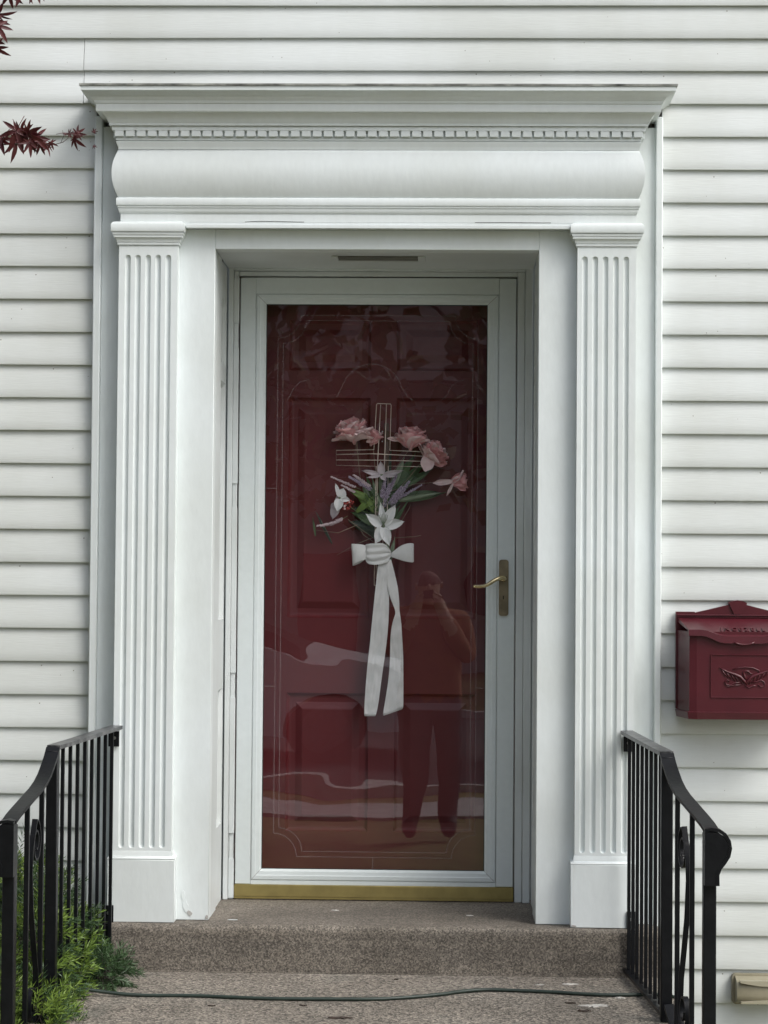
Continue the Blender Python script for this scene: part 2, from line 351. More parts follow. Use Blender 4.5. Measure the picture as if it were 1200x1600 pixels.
# ------------------------------------------------------------------ concrete steps
steps = thing('concrete_steps', (-.2, -.8, 0), 'brown exposed aggregate concrete landing and raised door step below the red door', 'steps', None, None)
def rough_block(x0, x1, y0, y1, z0, z1, m, name, rounded=.012, nx=60):
    """block whose top-front arris is rounded and slightly uneven"""
    b = MB(); vs = []; prof = [(0, z0), (0, z1-rounded*2.2), (.0, z1-rounded), (rounded*.35, z1-rounded*.3), (rounded, z1), (rounded*4, z1), ((y1-y0), z1)]
    for i in range(nx+1):
        x = x0+(x1-x0)*i/nx
        for j, (d, z) in enumerate(prof):
            e = noise.noise(Vector((x*9, j*.7, z0*3)))*.0025 + noise.noise(Vector((x*40, j, 3)))*.0012
            if j in (1, 2, 3, 4): vs.append((x, y0+d+e, z+e*.8))
            else: vs.append((x, y0+d, z))
    k = len(prof); fs = []
    for i in range(nx):
        for j in range(k-1): fs.append((i*k+j, (i+1)*k+j, (i+1)*k+j+1, i*k+j+1))
    fs += [tuple(range(k))+(), tuple(range(nx*k, nx*k+k))]
    b.add(vs, fs); return b.build(name, m, steps, smooth=R(50))
rough_block(-1.00, .665, -.118, .60, .54, .69, M['conc'], 'door_step')
rough_block(-1.08, .672, -1.05, -.05, 0, .55, M['agg'], 'landing')
rough_block(-1.08, .69, -1.34, -1.05, 0, .37, M['agg'], 'tread')
rough_block(-1.08, .69, -1.63, -1.34, 0, .185, M['agg'], 'tread')
MB().box(-.999, .664, -.124, -.1181, .545, .5525).build('mortar_fillet', M['conc'], steps)
# a few paint spatters and dead leaves
def blob(cx, cy, z, r, seed, m, nm, lab=None, cat=None, grp=None, parent=None, asp=2.2, h=.0015):
    q = random.Random(seed); n = 22; b = MB()
    pts = [(cx+r*asp*math.cos(2*PI*i/n)*(.30+q.random()*.8), cy+r*math.sin(2*PI*i/n)*(.30+q.random()*.8)) for i in range(n)]
    vs = [(x, y, z) for x, y in pts]+[(cx+(x-cx)*.9, cy+(y-cy)*.9, z+h*(1+q.random())) for x, y in pts]
    b.add(vs, [tuple(range(n, 2*n))]+[(i, (i+1) % n, n+(i+1) % n, n+i) for i in range(n)])
    o = b.build(nm, m, parent)
    return tag(o, lab, cat, grp) if parent is None else o
for i, (x, y, r) in enumerate([(.432, -.535, .020), (.455, -.52, .011), (.39, -.235, .011), (.30, -.25, .006), (.52, -.42, .008), (.10, .10, .006), (-.32, .17, .006)]):
    blob(x, y, .5505 if y < -.12 else .6905, r, 20+i, M['chip'], 'paint_spatter', parent=steps)
labs = [('dark flat dead leaf on the landing nearest the right railing, beside the paint spatters', .375, -.50, .010), ('larger brown dead leaf just in front of the one beside the paint spatters', .405, -.60, .013),
        ('dark wet leaf scrap on the landing at the bottom edge left of the middle', -.26, -.73, .020), ('small brown leaf crumb on the landing just below the green cord near the shrub', -.62, -.60, .007),
        ('thin dark leaf scrap on the landing below the cord under the door sweep middle', -.37, -.58, .007), ('tiny leaf crumb against the riser between cord and door step', -.12, -.20, .005)]
for i, (l, x, y, r) in enumerate(labs): blob(x, y, .5508, r, 50+i, M['debris'], 'dead_leaf', l, 'leaf', 'dead leaves scattered on the landing', asp=1.7, h=.0016)

# ------------------------------------------------------------------ door surround
sur = thing('door_surround', (-.199, .0, .69), 'white classical door surround with fluted pilasters, cornice and bulging frieze', 'door surround')
W = M['white']
# flat backboards beside the pilasters, edge trims
for a, b_, nm in ((-1.048, -.90, 0), (.50, .652, 1)):
    MB().box(a, b_, -.012, .10, .691, 3.12).build('backboard', W, sur)
for a, b_ in ((-1.0715, -1.0485), (.6525, .6735)):
    MB().box(a, b_, -.032, .05, .691 if a < 0 else .62, 3.150, .003).build('edge_trim', W, sur, smooth=AUTO)
# casing boards round the opening, with paneled reveals
for sgn, xi in ((-1, -.6945), (1, .2965)):
    xo = -.81 if sgn < 0 else .42
    MB().box(min(xi, xo), max(xi, xo), -.04, .02, .691, 2.7975, .0015).build('casing_board', W, sur, smooth=AUTO)
MB().box(-.6943, .2963, -.04, .02, 2.7375, 2.7975, .0015).build('head_casing', W, sur, smooth=AUTO)
def reveal(xi, sgn):
    b = MB()
    t = .05*sgn
    b.box(xi, xi+t, .021, .155, .691, 2.737)                   # plain strip of the reveal
    x1 = xi+.004*sgn; px = xi+.016*sgn
    y0, y1 = .158, .355
    stops = [.691, .94, 1.374, 1.596, 2.357, 2.416, 2.618, 2.737]
    b.box(x1, xi+t, y0, y0+.022, .691, 2.737); b.box(x1, xi+t, y1-.022, y1, .691, 2.737)
    for i in range(0, 8, 2): b.box(x1, xi+t, y0+.022, y1-.022, stops[i], stops[i+1])
    o = b.build('reveal', M['frame'], sur)
    for i in (1, 3, 5):
        z0, z1 = stops[i], stops[i+1]; c = MB(); ya, yb = y0+.022, y1-.022; k = .014
        c.add([(x1+.001*sgn, ya, z0), (x1+.001*sgn, yb, z0), (x1+.001*sgn, yb, z1), (x1+.001*sgn, ya, z1), (px, ya+k, z0+k), (px, yb-k, z0+k), (px, yb-k, z1-k), (px, ya+k, z1-k)],
              [(4, 5, 6, 7), (0, 1, 5, 4), (1, 2, 6, 5), (2, 3, 7, 6), (3, 0, 4, 7)])
        c.build('recessed_panel', M['frame'], o)
reveal(-.6945, -1); reveal(.2965, 1)
MB().box(-.6945, .2965, .021, .36, 2.7375, 2.79).build('soffit', M['frame'], sur)
v = MB().box(-.325, -.075, .085, .155, 2.7335, 2.7365).build('soffit_vent', M['vent'], sur)
MB().box(-.345, -.3255, .08, .16, 2.731, 2.7368, .001).box(-.0745, -.052, .08, .16, 2.731, 2.7368, .001).box(-.345, -.052, .1555, .165, 2.731, 2.7368).build('vent_bracket', M['frame'], v)
# fluted pilasters
def pilaster(x0, x1, fl, name='pilaster'):
    yF, zb, zt = -.08, .904, 2.742
    f0, f1 = .912, 2.713; r = .0087; dz = .0065
    rows = [zb] + [f0+r*(1-math.cos(PI/2*i/5)) for i in range(6)] + [f0+.05, .5*(f0+f1), f1-.05] + [f1-r*(1-math.cos(PI/2*i/5)) for i in range(5, -1, -1)] + [zt]
    b = MB(); vs = []; nt_ = 8
    for z in rows:
        if z < f0 or z > f1: w = 0
        elif z < f0+r: w = math.sqrt(max(0, r*r-(f0+r-z)**2))
        elif z > f1-r: w = math.sqrt(max(0, r*r-(z-f1+r)**2))
        else: w = r
        row = [(x0, yF, z)]
        for c in fl:
            for i in range(nt_+1):
                a = PI-PI*i/nt_; row.append((c+w*math.cos(a), yF+w*math.sin(a)*1.1, z))
        row.append((x1, yF, z)); vs += row
    k = len(fl)*(nt_+1)+2; fs = []
    for j in range(len(rows)-1):
        for i in range(k-1): fs.append((j*k+i, j*k+i+1, (j+1)*k+i+1, (j+1)*k+i))
    b.add(vs, fs)
    b.add([(x0, yF, zb), (x0, -.013, zb), (x0, -.013, zt), (x0, yF, zt), (x1, yF, zb), (x1, -.013, zb), (x1, -.013, zt), (x1, yF, zt)], [(0, 1, 2, 3), (5, 4, 7, 6)])
    p = b.build(name, W, sur, smooth=R(35))
    MB().sweep3(x0, x1, yF, -.0125, [(.0045, .8785), (.0115, .8785), (.0125, .882), (.010, .886), (.004, .8885), (.003, .897), (.001, .9035), (.0, .9038)]).build('base_moulding', W, p, smooth=AUTO)
    MB().box(x0-.012, x1+.012, -.0925, -.0125, .691, .8783, .0015).build('plinth', W, p, smooth=AUTO)
    MB().sweep3(x0, x1, yF, -.0125, [(.0, 2.7425), (.004, 2.743), (.005, 2.747), (.004, 2.751), (.0065, 2.7515), (.007, 2.755), (.0095, 2.762), (.0145, 2.765), (.0148, 2.772),
                (.017, 2.7725), (.018, 2.779), (.0165, 2.7795), (.021, 2.7815), (.0225, 2.786), (.0225, 2.803), (.019, 2.809), (.013, 2.8125)]).build('capital', W, p, smooth=AUTO)
    return p
pilaster(-.9845, -.8045, [-.957+.0309*i for i in range(5)])
pilaster(.411, .588, [.4335+.0312*i for i in range(5)])
# entablature (returns mitred to the wall)
X0, X1, YF, YB = -.981, .587, -.08, .012
arch = MB().sweep3(X0, X1, YF, YB, [(-.002, 2.8135), (.0, 2.814), (.0, 2.839), (.003, 2.841), (.006, 2.848), (.0065, 2.8565), (.009, 2.857), (.009, 2.8625), (.0115, 2.863), (.0125, 2.8655), (.0125, 2.8835), (.010, 2.8865)])
arch.box(-.800, .408, -.08, .02, 2.798, 2.8134)
ar = arch.build('architrave', W, sur, smooth=AUTO)
MB().box(-.779, .387, -.0875, -.0802, 2.7945, 2.8055, .001).build('fillet_strip', W, ar)
fp = [(.006, 2.8868)]
for i in range(17):
    t = i/16; fp.append((.007+.0185*math.sin(PI*t)**.85, 2.888+.146*t))
MB().sweep3(X0, X1, YF, YB, fp+[(.006, 3.0345)]).build('frieze', W, sur, smooth=R(60))
bm = MB().sweep3(X0, X1, YF, YB, [(.004, 3.0346), (.008, 3.035), (.0085, 3.039), (.0095, 3.045), (.013, 3.052), (.0145, 3.058), (.0105, 3.0605), (.015, 3.0615), (.0155, 3.0665), (.013, 3.067), (.0135, 3.089), (.0255, 3.0895), (.0258, 3.1015), (.024, 3.1025)])
bed = bm.build('bed_moulding', W, sur, smooth=AUTO)
dm = MB().box(-.0135, .0135, -.0247, -.0137, 3.0715, 3.0893, .0008).mesh('dentil', W)
pitch_d = .03353; n_d = 48; xs = (X0+X1)/2
for i in range(n_d):
    inst('dentil', dm, bed, Matrix.Translation((xs+(i-(n_d-1)/2)*pitch_d, YF, 0)))
dms = MB().box(-.0247, -.0137, -.0135, .0135, 3.0715, 3.0893, .0008).mesh('dentil_end', W)
for j in range(2):
    inst('dentil', dms, bed, Matrix.Translation((X0, YF+.012+j*pitch_d, 0)))
    inst('dentil', dms, bed, Matrix.Translation((X1, YF+.012+j*pitch_d, 0)) @ Matrix.Scale(-1, 4, (1, 0, 0)))
cp = [(.022, 3.1027), (.033, 3.103), (.0335, 3.1105), (.036, 3.1125), (.0375, 3.118), (.042, 3.127), (.049, 3.134), (.052, 3.138), (.067, 3.1382), (.0685, 3.141), (.0685, 3.1605), (.072, 3.1625), (.074, 3.170), (.078, 3.1725),
      (.080, 3.176), (.086, 3.182), (.096, 3.187), (.103, 3.1925), (.108, 3.1935), (.1085, 3.206)]
cor = MB().sweep3(X0, X1, YF, YB, cp).build('cornice', W, sur, smooth=AUTO)
MB().sweep3(X0, X1, YF, YB-.01, [(.10, 3.2063), (.112, 3.2065), (.113, 3.2125), (.06, 3.2145)]).build('flashing', M['flash'], cor)
crk = MB()
for pts in ([(-.60, 2.8145), (-.56, 2.8165), (-.50, 2.8162), (-.44, 2.8148), (-.42, 2.8147)], [(.10, 2.8146), (.2, 2.8152), (.33, 2.8145)]): crk.bar([(x, YF-.0003, z) for x, z in pts], (0, 1, 0), .001, .0012)
crk.build('paint_crack', M['dark'], sur)
q = random.Random(2)
for i, (x, z, w, h) in enumerate([(-.765, .735, .010, .022), (-.752, .712, .012, .010), (-.772, .765, .006, .016), (-.70, .700, .006, .008), (-.62, .6935, .02, .002), (.41, .696, .012, .004)]):
    pts = [(x+w*math.cos(a)*q.uniform(.5, 1), max(.6915, z+h*math.sin(a)*q.uniform(.5, 1))) for a in [2*PI*k/9 for k in range(9)]]
    MB().poly(pts, -.0418 if x < .4 else -.0943, -.0403 if x < .4 else -.0927).build('flaking_paint', M['walk'] if i % 2 else W, sur)
# storm door frame: stepped strips
FR = M['frame']
fb = MB().box(-.6945, -.677, .3555, .45, .6905, 2.7475, .002).box(.272, .2965, .3555, .45, .6905, 2.7475, .002).box(-.6768, .2718, .357, .45, 2.731, 2.7475, .002)
fb.build('brick_mould', FR, sur, smooth=AUTO)
MB().box(-.6765, -.6615, .368, .46, .6905, 2.7305, .002).box(.2468, .2715, .366, .46, .6905, 2.7305, .002).box(-.661, .251, .372, .46, 2.7145, 2.7305, .002).build('door_stop', FR, sur, smooth=AUTO)
hb = MB()
for z0, z1 in ((.695, .821), (.903, 1.341), (1.421, 1.958), (2.036, 2.477), (2.560, 2.708)): hb.box(-.6765, -.6592, .3625, .3679, z0, z1, .001)
hb.build('hinge_rail', FR, sur)
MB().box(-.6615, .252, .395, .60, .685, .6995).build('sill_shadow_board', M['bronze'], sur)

# ------------------------------------------------------------------ storm door
st = thing('storm_door', (-.21, .38, .69), 'white full view storm door with a single glass pane and brass lever handle', 'storm door')
S = M['storm']
L, Rr, B0, T0 = -.6565, .2435, .739, 2.7100
gx0, gx1, gz0, gz1 = -.5715, .1505, .788, 2.624
rx0, rx1, rz0, rz1 = -.605, .187, .752, 2.657
sb = MB().box(L, rx0, .372, .405, B0, T0, .002).box(rx1, Rr, .372, .405, B0, T0, .002).box(rx0, rx1, .372, .405, rz1, T0, 0).box(rx0, rx1, .372, .405, B0, rz0, 0)
sb.build('stile_and_rail', S, st, smooth=AUTO)
def retainer(p, name='glass_retainer'):
    """mitred strip: p = outer a, outer b, inner b, inner a (x,z); stepped then bevelled to the glass"""
    (ax, az), (bx, bz), (cx, cz), (dx, dz) = p
    def lp(t): return ((ax+(dx-ax)*t, az+(dz-az)*t), (bx+(cx-bx)*t, bz+(cz-bz)*t))
    vs = []
    for t, y in ((0.02, .380), (0.02, .3735), (.10, .3712), (.42, .3706), (.50, .3722), (.80, .3735), (1, .3815)):
        for x, z in lp(t): vs.append((x, y, z))
    fs = [(i*2, i*2+1, i*2+3, i*2+2) for i in range(6)]
    return MB().add(vs, fs).build(name, S, st)
g = .0006
retainer([(rx0, rz0+g), (rx0, rz1-g), (gx0, gz1-g), (gx0, gz0+g)]); retainer([(rx1, rz1-g), (rx1, rz0+g), (gx1, gz0+g), (gx1, gz1-g)])
retainer([(rx0+g, rz1), (rx1-g, rz1), (gx1-g, gz1), (gx0+g, gz1)]); retainer([(rx1-g, rz0), (rx0+g, rz0), (gx0+g, gz0), (gx1-g, gz0)])
MB().box(rx0+.004, rx1-.004, .3795, .3798, rz0+.004, rz1-.004)
gk = MB()
for a in ((gx0-.003, gx0+.0025, gz0, gz1), (gx1-.0025, gx1+.003, gz0, gz1), (gx0, gx1, gz1-.003, gz1+.003), (gx0, gx1, gz0-.003, gz0+.002)): gk.box(a[0], a[1], .3818, .386, a[2], a[3])
gk.build('gasket', M['dark'], st)
pane = MB().add([(gx0, .3845, gz0), (gx1, .3845, gz0), (gx1, .3845, gz1), (gx0, .3845, gz1)], [(0, 1, 2, 3)]).build('glass_pane', M['glass'], st)
# etched lines on the pane
def etch(pts, w=.0022):
    vs = []; P = [Vector((x, .3838, z)) for x, z in pts]
    for i, p in enumerate(P):
        t = (P[min(i+1, len(P)-1)]-P[max(i-1, 0)]).normalized(); nn = Vector((-t.z, 0, t.x)); vs += [p+nn*w/2, p-nn*w/2]
    MB().add(vs, [(i*2, i*2+1, i*2+3, i*2+2) for i in range(len(P)-1)]).build('etched_line', M['etch'], pane)
def frame_loop(ix, s=1):
    a, b_ = -.533+ix, .120-ix; z0, z1 = .828+ix, 2.588-ix; rr = .075
    etch([(a, z0+rr), (a, z1-rr)]); etch([(b_, z0+rr), (b_, z1-rr)]); etch([(a+rr, z0), (b_-rr, z0)]); etch([(a+rr, z1), (b_-rr, z1)])
    for cx, cz, a0 in ((a, z0, 0), (b_, z0, 90), (b_, z1, 180), (a, z1, 270)):
        etch([(x, z) for x, z in arc(cx, cz, rr, a0, a0+90, 9)])
frame_loop(0); frame_loop(.017)
for z in (1.378, 2.022): etch([(gx0+.003, z), (-.533, z)]); etch([(.120, z), (gx1-.003, z)])
etch([(-.21, gz0+.003), (-.21, .828)]); etch([(-.21, gz1-.003), (-.21, 2.588)])
etch(arc(-.225, 2.33, .10, 20, 160, 12)+[(-.34, 2.32)]); etch([(-.132, 2.36), (-.11, 2.325), (-.09, 2.31)])
etch([(.0, 2.31), (.02, 2.33), (.035, 2.36), (.055, 2.375), (.075, 2.378)]); etch([(-.50, 2.31), (-.48, 2.35), (-.46, 2.37), (-.43, 2.378)])
MB().box(-.6575, .2445, .3645, .385, .7000, .7385, .0015).box(-.6575, .2445, .366, .380, .6935, .6998).build('bottom_sweep', M['brass_plate'], st, smooth=AUTO)
# handle
def rrect(cx, cz, w, h, r, n=6):
    p = []
    for sx, sz, a0 in ((1, 1, 0), (-1, 1, 90), (-1, -1, 180), (1, -1, 270)):
        for i in range(n+1): a = R(a0+90*i/n); p.append((cx+sx*(w/2-r)+r*math.cos(a), cz+sz*(h/2-r)+r*math.sin(a)))
    return p
esc = MB().poly(rrect(.2075, 1.704, .031, .182, .009), .3655, .3718)
esc = esc.build('handle_plate', M['brass_old'], st, smooth=AUTO)
MB().poly(rrect(.2075, 1.645, .019, .052, .003), .3618, .3654).build('lock_cover', M['brass_old'], esc)
MB().tube([(.2065, .3655, 1.672), (.2065, .358, 1.672)], .0085, 20).build('lock_cylinder', M['brass_old'], esc, smooth=AUTO)
MB().box(.2050, .2080, .3572, .3582, 1.667, 1.678).build('keyhole', M['dark'], esc)
lv = MB().tube([(.2085, .366, 1.733), (.2085, .355, 1.733), (.207, .347, 1.7335), (.2045, .341, 1.735)], [.0105, .009, .0085, .009], 16)
lp_ = []
for i in range(15):
    t = i/14; x = .2085-.098*t; z = 1.7375-.031*(1/(1+math.exp(-(t-.42)*9)))+.004*max(0, t-.8)*5*.4; y = .339-.010*math.sin(PI*t)
    lp_.append((x, y, z))
lv.tube(lp_, [.0085-.0022*(i/14) for i in range(15)], 12, flat=.85)
lv.build('lever', M['brass'], st, smooth=True)

# ------------------------------------------------------------------ red entry door
rd = thing('entry_door', (-.19, .46, .69), 'dark red six panel front door behind the storm door glass', 'door')
DR = M['red_door']; yD = .478; xa, xb = -.66, .27; za, zt = .70, 2.735
PAN = [(-.506, -.237, 2.417, 2.583), (-.149, .117, 2.417, 2.583), (-.504, -.232, 1.600, 2.327), (-.147, .119, 1.600, 2.327), (-.497, -.226, .899, 1.352), (-.143, .123, .899, 1.352)]
# build slab as a grid with holes
xsn = sorted({xa, xb, -.502, -.232, -.146, .120}); zsn = sorted({za, zt, .899, 1.352, 1.600, 2.327, 2.417, 2.583})
b = MB()
holes = {(1, 1), (3, 1), (1, 3), (3, 3), (1, 5), (3, 5)}
for i in range(len(xsn)-1):
    for j in range(len(zsn)-1):
        if (i, j) in holes: continue
        b.add([(xsn[i], yD, zsn[j]), (xsn[i+1], yD, zsn[j]), (xsn[i+1], yD, zsn[j+1]), (xsn[i], yD, zsn[j+1])], [(0, 1, 2, 3)])
b.box(xa, xb, yD+.03, yD+.045, za, zt); b.build('door_slab', DR, rd)
for (i, j) in sorted(holes):
    x0, x1, z0, z1 = xsn[i], xsn[i+1], zsn[j], zsn[j+1]; c = MB(); rings = [(0, 0), (.004, .006), (.010, .011), (.016, .012), (.030, .012), (.050, .004), (.054, .003)]
    vs = []
    for k, d in rings: vs += [(x0+k, yD+d, z0+k), (x1-k, yD+d, z0+k), (x1-k, yD+d, z1-k), (x0+k, yD+d, z1-k)]
    fs = []
    for q in range(len(rings)-1):
        for k in range(4): fs.append((q*4+k, q*4+(k+1) % 4, q*4+4+(k+1) % 4, q*4+4+k))
    fs.append((len(vs)-4, len(vs)-3, len(vs)-2, len(vs)-1)); c.add(vs, fs).build('door_panel', DR, rd)
MB().box(-.72, -.66, .43, .52, .69, 2.8).box(.27, .33, .43, .52, .69, 2.8).box(-.66, .27, .43, .52, 2.735, 2.8).build('door_jamb', M['frame'], rd)

# ------------------------------------------------------------------ cross-and-flowers door wreath (between glass and door)
def D(px, py, dy=0):
    """drawing units of about 2 mm on the door face -> metres; dy = towards the viewer"""
    return Vector((-.185+(px-600)*.0020912+(py-700)*-.0000175-0, .455-dy, 2.157-(py-700)*.0020895+(px-600)*-.00000))
wr = thing('door_wreath', D(600, 800), 'cream wire cross door hanging with pink peonies, white lilies and a long white bow', 'door wreath')
def px(*l): return [D(*p) for p in l]
wm = MB(); r_ = .0013
def wire(*p): wm.tube([D(x, y, .028) for x, y in p], r_, 6)
wire((588, 915), (588, 728), (525, 727), (525, 703.5), (584, 702), (587, 631), (588.5, 629.5), (608.5, 630), (610, 632), (609, 703), (665, 705), (666, 706.5), (666, 727.5), (664, 728.5), (607, 727.5), (606, 915), (588, 915))
wire((593.5, 631), (590, 728), (591, 905)); wire((602.5, 630.5), (601, 724), (600, 900))
wire((525, 710), (583, 708.5), (666, 712)); wire((525, 718.5), (600, 718.5), (666, 720))
wm.build('wire_cross', M['wire'], wr, smooth=True)
MB().box(D(593.5, 0).x, D(601.5, 0).x, .430, .4325, D(0, 735).z, D(0, 660).z, .0005).build('hanger_strip', M['bronze'], wr)
hm = MB()
for y in (673.5, 689): MB().tube([D(597, y, .0235), D(597, y, .0275)], .0022, 10).build('screw', M['chrome'], wr)
# petals
def petal_mesh(name, L_, W_, cup, curl, m, ruffle=.0, tip=.35, nu=7, nv=9, seed=0, fold=0):
    """petal along +Z from origin, facing +(-Y); cup bends the sides forward, curl bends the tip back"""
    q = random.Random(seed); vs = []; ph = q.random()*9
    for j in range(nv+1):
        t = j/nv; w = W_*(.18+.82*math.sqrt(max(0, 1-((t-.62)/.64)**2)))*math.sqrt(max(.16, 1-t**7)) if tip < .65 else W_*math.sin(PI*min(1, t*.95+.05)**tip)**.6
        for i in range(nu+1):
            u = -1+2*i/nu
            x = u*w/2; y = -cup*(u*u)*w*.5 + curl*L_*t*t; z = L_*t*(1-.10*u*u*t)
            y += ruffle*L_*t*math.sin(u*5+ph+t*3)+ fold*abs(u)*w
            z += ruffle*L_*.5*t*math.sin(u*7+ph)
            vs.append((x, y, z))
    fs = [(j*(nu+1)+i, j*(nu+1)+i+1, (j+1)*(nu+1)+i+1, (j+1)*(nu+1)+i) for j in range(nv) for i in range(nu)]
    return MB().add(vs, fs).mesh(name, m, smooth=True)
def orient(pos, d, roll_=0, s=1.0, face=None):
    """matrix placing local +Z along d, local -Y as near as possible to 'face' (default viewer)"""
    z = Vector(d).normalized(); f = Vector(face if face is not None else (0, -1, 0)); y = -(f-z*f.dot(z))
    if y.length < 1e-4: y = Vector((1, 0, 0))
    y.normalize(); x = y.cross(z); m_ = Matrix((x, y, z)).transposed()
    m_ = m_ @ Matrix.Rotation(roll_, 3, 'Z') @ Matrix.Scale(s, 3); m4 = m_.to_4x4(); m4.translation = pos; return m4
PP = [petal_mesh('petal_%d' % i, .060, .056, .55, .16 if i % 2 else -.12, M['pink'], .045, .5, seed=i) for i in range(4)]
PQ = [petal_mesh('pale_petal_%d' % i, .058, .052, .5, .18, M['pink_pale'], .06, .5, seed=10+i) for i in range(4)]
def peony(cx, cy, size, axis, n=20, seed=0, dep=.02, opened=.62, pale=.35):
    """side-on bloom: petals fan out from the calyx around 'axis' (x,z in picture sense)"""
    q = random.Random(seed); base = D(cx, cy, dep); ax = Vector((axis[0], -.25, axis[1])).normalized()
    cal = MB().tube([base-ax*.006*size, base+ax*.004*size, base+ax*.012*size], [.003, .0075*size, .006*size], 10).build('flower_head', M['pink'], wr, smooth=True, at=base)
    s1 = ax.cross(Vector((0, 1, 0))).normalized(); s2 = ax.cross(s1)
    for i in range(n):
        ring = i/n; a = i*2.399+q.random()*.5; op = opened*(.12+.85*ring)
        out = s1*math.cos(a)+s2*math.sin(a)
        d = ax*math.cos(op*1.35)+out*math.sin(op*1.35); d.y *= .45; d.normalize()
        mesh = q.choice(PQ if q.random() < pale else PP)
        pos = base+ax*.004*size+out*.005*size
        inst('petal', mesh, cal, orient(pos, d, q.uniform(-.25, .25), size*q.uniform(.98, 1.22), face=ax*.75-out if ring < .99 else out))
    return cal
def one_petal(parent, p0, p1, w, m, seed, cup=.4, face=(0, -1, 0), nm='petal', dep0=.03, dep1=.03, tip=.6, curl=.05):
    a, b_ = D(*p0, dep0), D(*p1, dep1); L_ = (b_-a).length
    me = petal_mesh('single_petal', L_, w, cup, curl, m, .04, tip, seed=seed)
    return inst(nm, me, parent, orient(a, b_-a, 0, 1, face))
f1 = peony(553, 691, 1.10, (-.10, 1), 36, 1, .016, .95, .75)
one_petal(f1, (538, 681), (519, 688), .014, M['pink_pale'], 3)
f2 = peony(579, 694, .72, (.30, 1), 12, 2, .016, .55, .3)
one_petal(f2, (572, 690), (592, 684), .014, M['pink_pale'], 5)
f3 = peony(641, 701, 1.03, (.05, 1), 28, 3, .016, .85, .5)
one_petal(f3, (630, 687), (604, 684), .015, M['pink_pale'], 6)
f4 = peony(665, 717, 1.0, (.60, .75), 28, 4, .016, .85, .5)
one_petal(f4, (672, 708), (665, 736), .046, M['pink_pale'], 7, .3, tip=.5, dep0=.03, dep1=.042)
one_petal(f4, (672, 716), (699, 724), .034, M['pink'], 8, .3)
f5 = peony(705, 752, .78, (1, .12), 13, 5, .016, .50, .3)
one_petal(f5, (708, 751), (677, 754), .020, M['pink_pale'], 9, .3); one_petal(f5, (709, 754), (699, 774), .010, M['pink_pale'], 10, .2); one_petal(f5, (712, 752), (729, 766), .022, M['pink'], 11, .3)
# lilies
def lily(cx, cy, dep, tips, m, core_m, nm='lily', wid=.026, cup=.45, curl=.10):
    c = D(cx, cy, dep); h = MB().tube([c+Vector((0, .02, 0)), c+Vector((0, .006, 0)), c], [.003, .005, .004], 10).build(nm, core_m, wr, smooth=True, at=c)
    for i, (tx, ty, td, ww) in enumerate(tips):
        one_petal(h, (cx+(tx-cx)*.08, cy+(ty-cy)*.08), (tx, ty), ww*1.15, m, i+30, cup, dep0=dep, dep1=dep+td, tip=.72, curl=curl)
    return h
l1 = lily(601, 822, .040, [(573, 803, .012, .030), (620, 788, .010, .030), (634, 815, .012, .031), (596, 784, .006, .020), (589, 850, .014, .032), (611, 853, .016, .031)], M['lily'], M['leaf_pale'])
sm = MB()
for i in range(6): sm.tube([D(601, 821, .042), D(597+i*1.8, 812, .052), D(594.5+i*2.6, 802+abs(i-2.5)*1.2, .058)], .0009, 5)
sm.build('stamen', M['leaf_pale'], l1)
l2 = lily(597, 742, .036, [(595, 720, .0, .022), (564, 735, .012, .014), (632, 735, .010, .015), (572, 747, .01, .010), (623, 744, .014, .012), (604, 752, .014, .016)], M['mauve'], M['leaf_pale'], curl=-.15)
l3 = lily(532, 778, .030, [(528, 800, .006, .027), (538, 763, .006, .030), (524, 754, .0, .012), (549, 782, .006, .018)], M['lily'], M['leaf_pale'])
l4 = lily(527, 788, .012, [(517, 796, .0, .022), (520, 812, .0, .026), (528, 772, .0, .012)], M['mauve'], M['mauve'])
# berries
q = random.Random(7); bc = D(545, 790, .036); bb = MB().tube([D(560, 800, .015), D(548, 792, .03)], .0012, 6).build('berry_cluster', M['stem'], wr, at=bc)
import bmesh
def ico(r, sub=2, name='berry', m=None):
    me = bpy.data.meshes.new(name); b_ = bmesh.new(); bmesh.ops.create_icosphere(b_, subdivisions=sub, radius=r); b_.to_mesh(me); b_.free()
    me.polygons.foreach_set('use_smooth', [True]*len(me.polygons)); me.materials.append(m); return me
bme = ico(.0036, 2, 'berry', M['berry']); bmw = ico(.0034, 2, 'berry_pale', M['pink_pale'])
for i in range(22):
    p = bc+Vector((q.uniform(-.016, .018), q.uniform(-.008, .008), q.uniform(-.013, .015))); inst('berry', bme if q.random() < .72 else bmw, bb, Matrix.Translation(p))
# lavender sprigs
def lavender(p0, p1, w, m, n, seed, dep=.034, bend=0):
    q = random.Random(seed); a, b_ = D(*p0, dep-.012), D(*p1, dep); d = b_-a; side = Vector((d.z, 0, -d.x)).normalized(); st_ = MB(); bud = MB()
    pt = lambda t: a+d*t+side*bend*math.sin(PI*t)
    st_.tube([pt(i/6) for i in range(7)], .0009, 5)
    for i in range(n):
        t = .18+.82*(i/n); c = pt(t); an = i*2.4; wd = 1.35*w*(1-.55*max(0, t-.5)*2)*q.uniform(.6, 1.05)
        o_ = (side*math.cos(an)+Vector((0, -1, 0))*math.sin(an)*.8); t_ = (o_*.7+d.normalized()*.7).normalized(); e = c+t_*wd
        bud.tube([c, c.lerp(e, .5), e], [.0012, .0027, .0008], 5)
    s_o = st_.build('lavender_sprig', M['stem'], wr); bud.build('buds', m, s_o, smooth=True); return s_o
lavender((598, 790), (620, 742), .011, M['lav'], 90, 1); lavender((606, 800), (640, 752), .011, M['lav'], 90, 2); lavender((600, 800), (609, 756), .011, M['lav'], 80, 3)
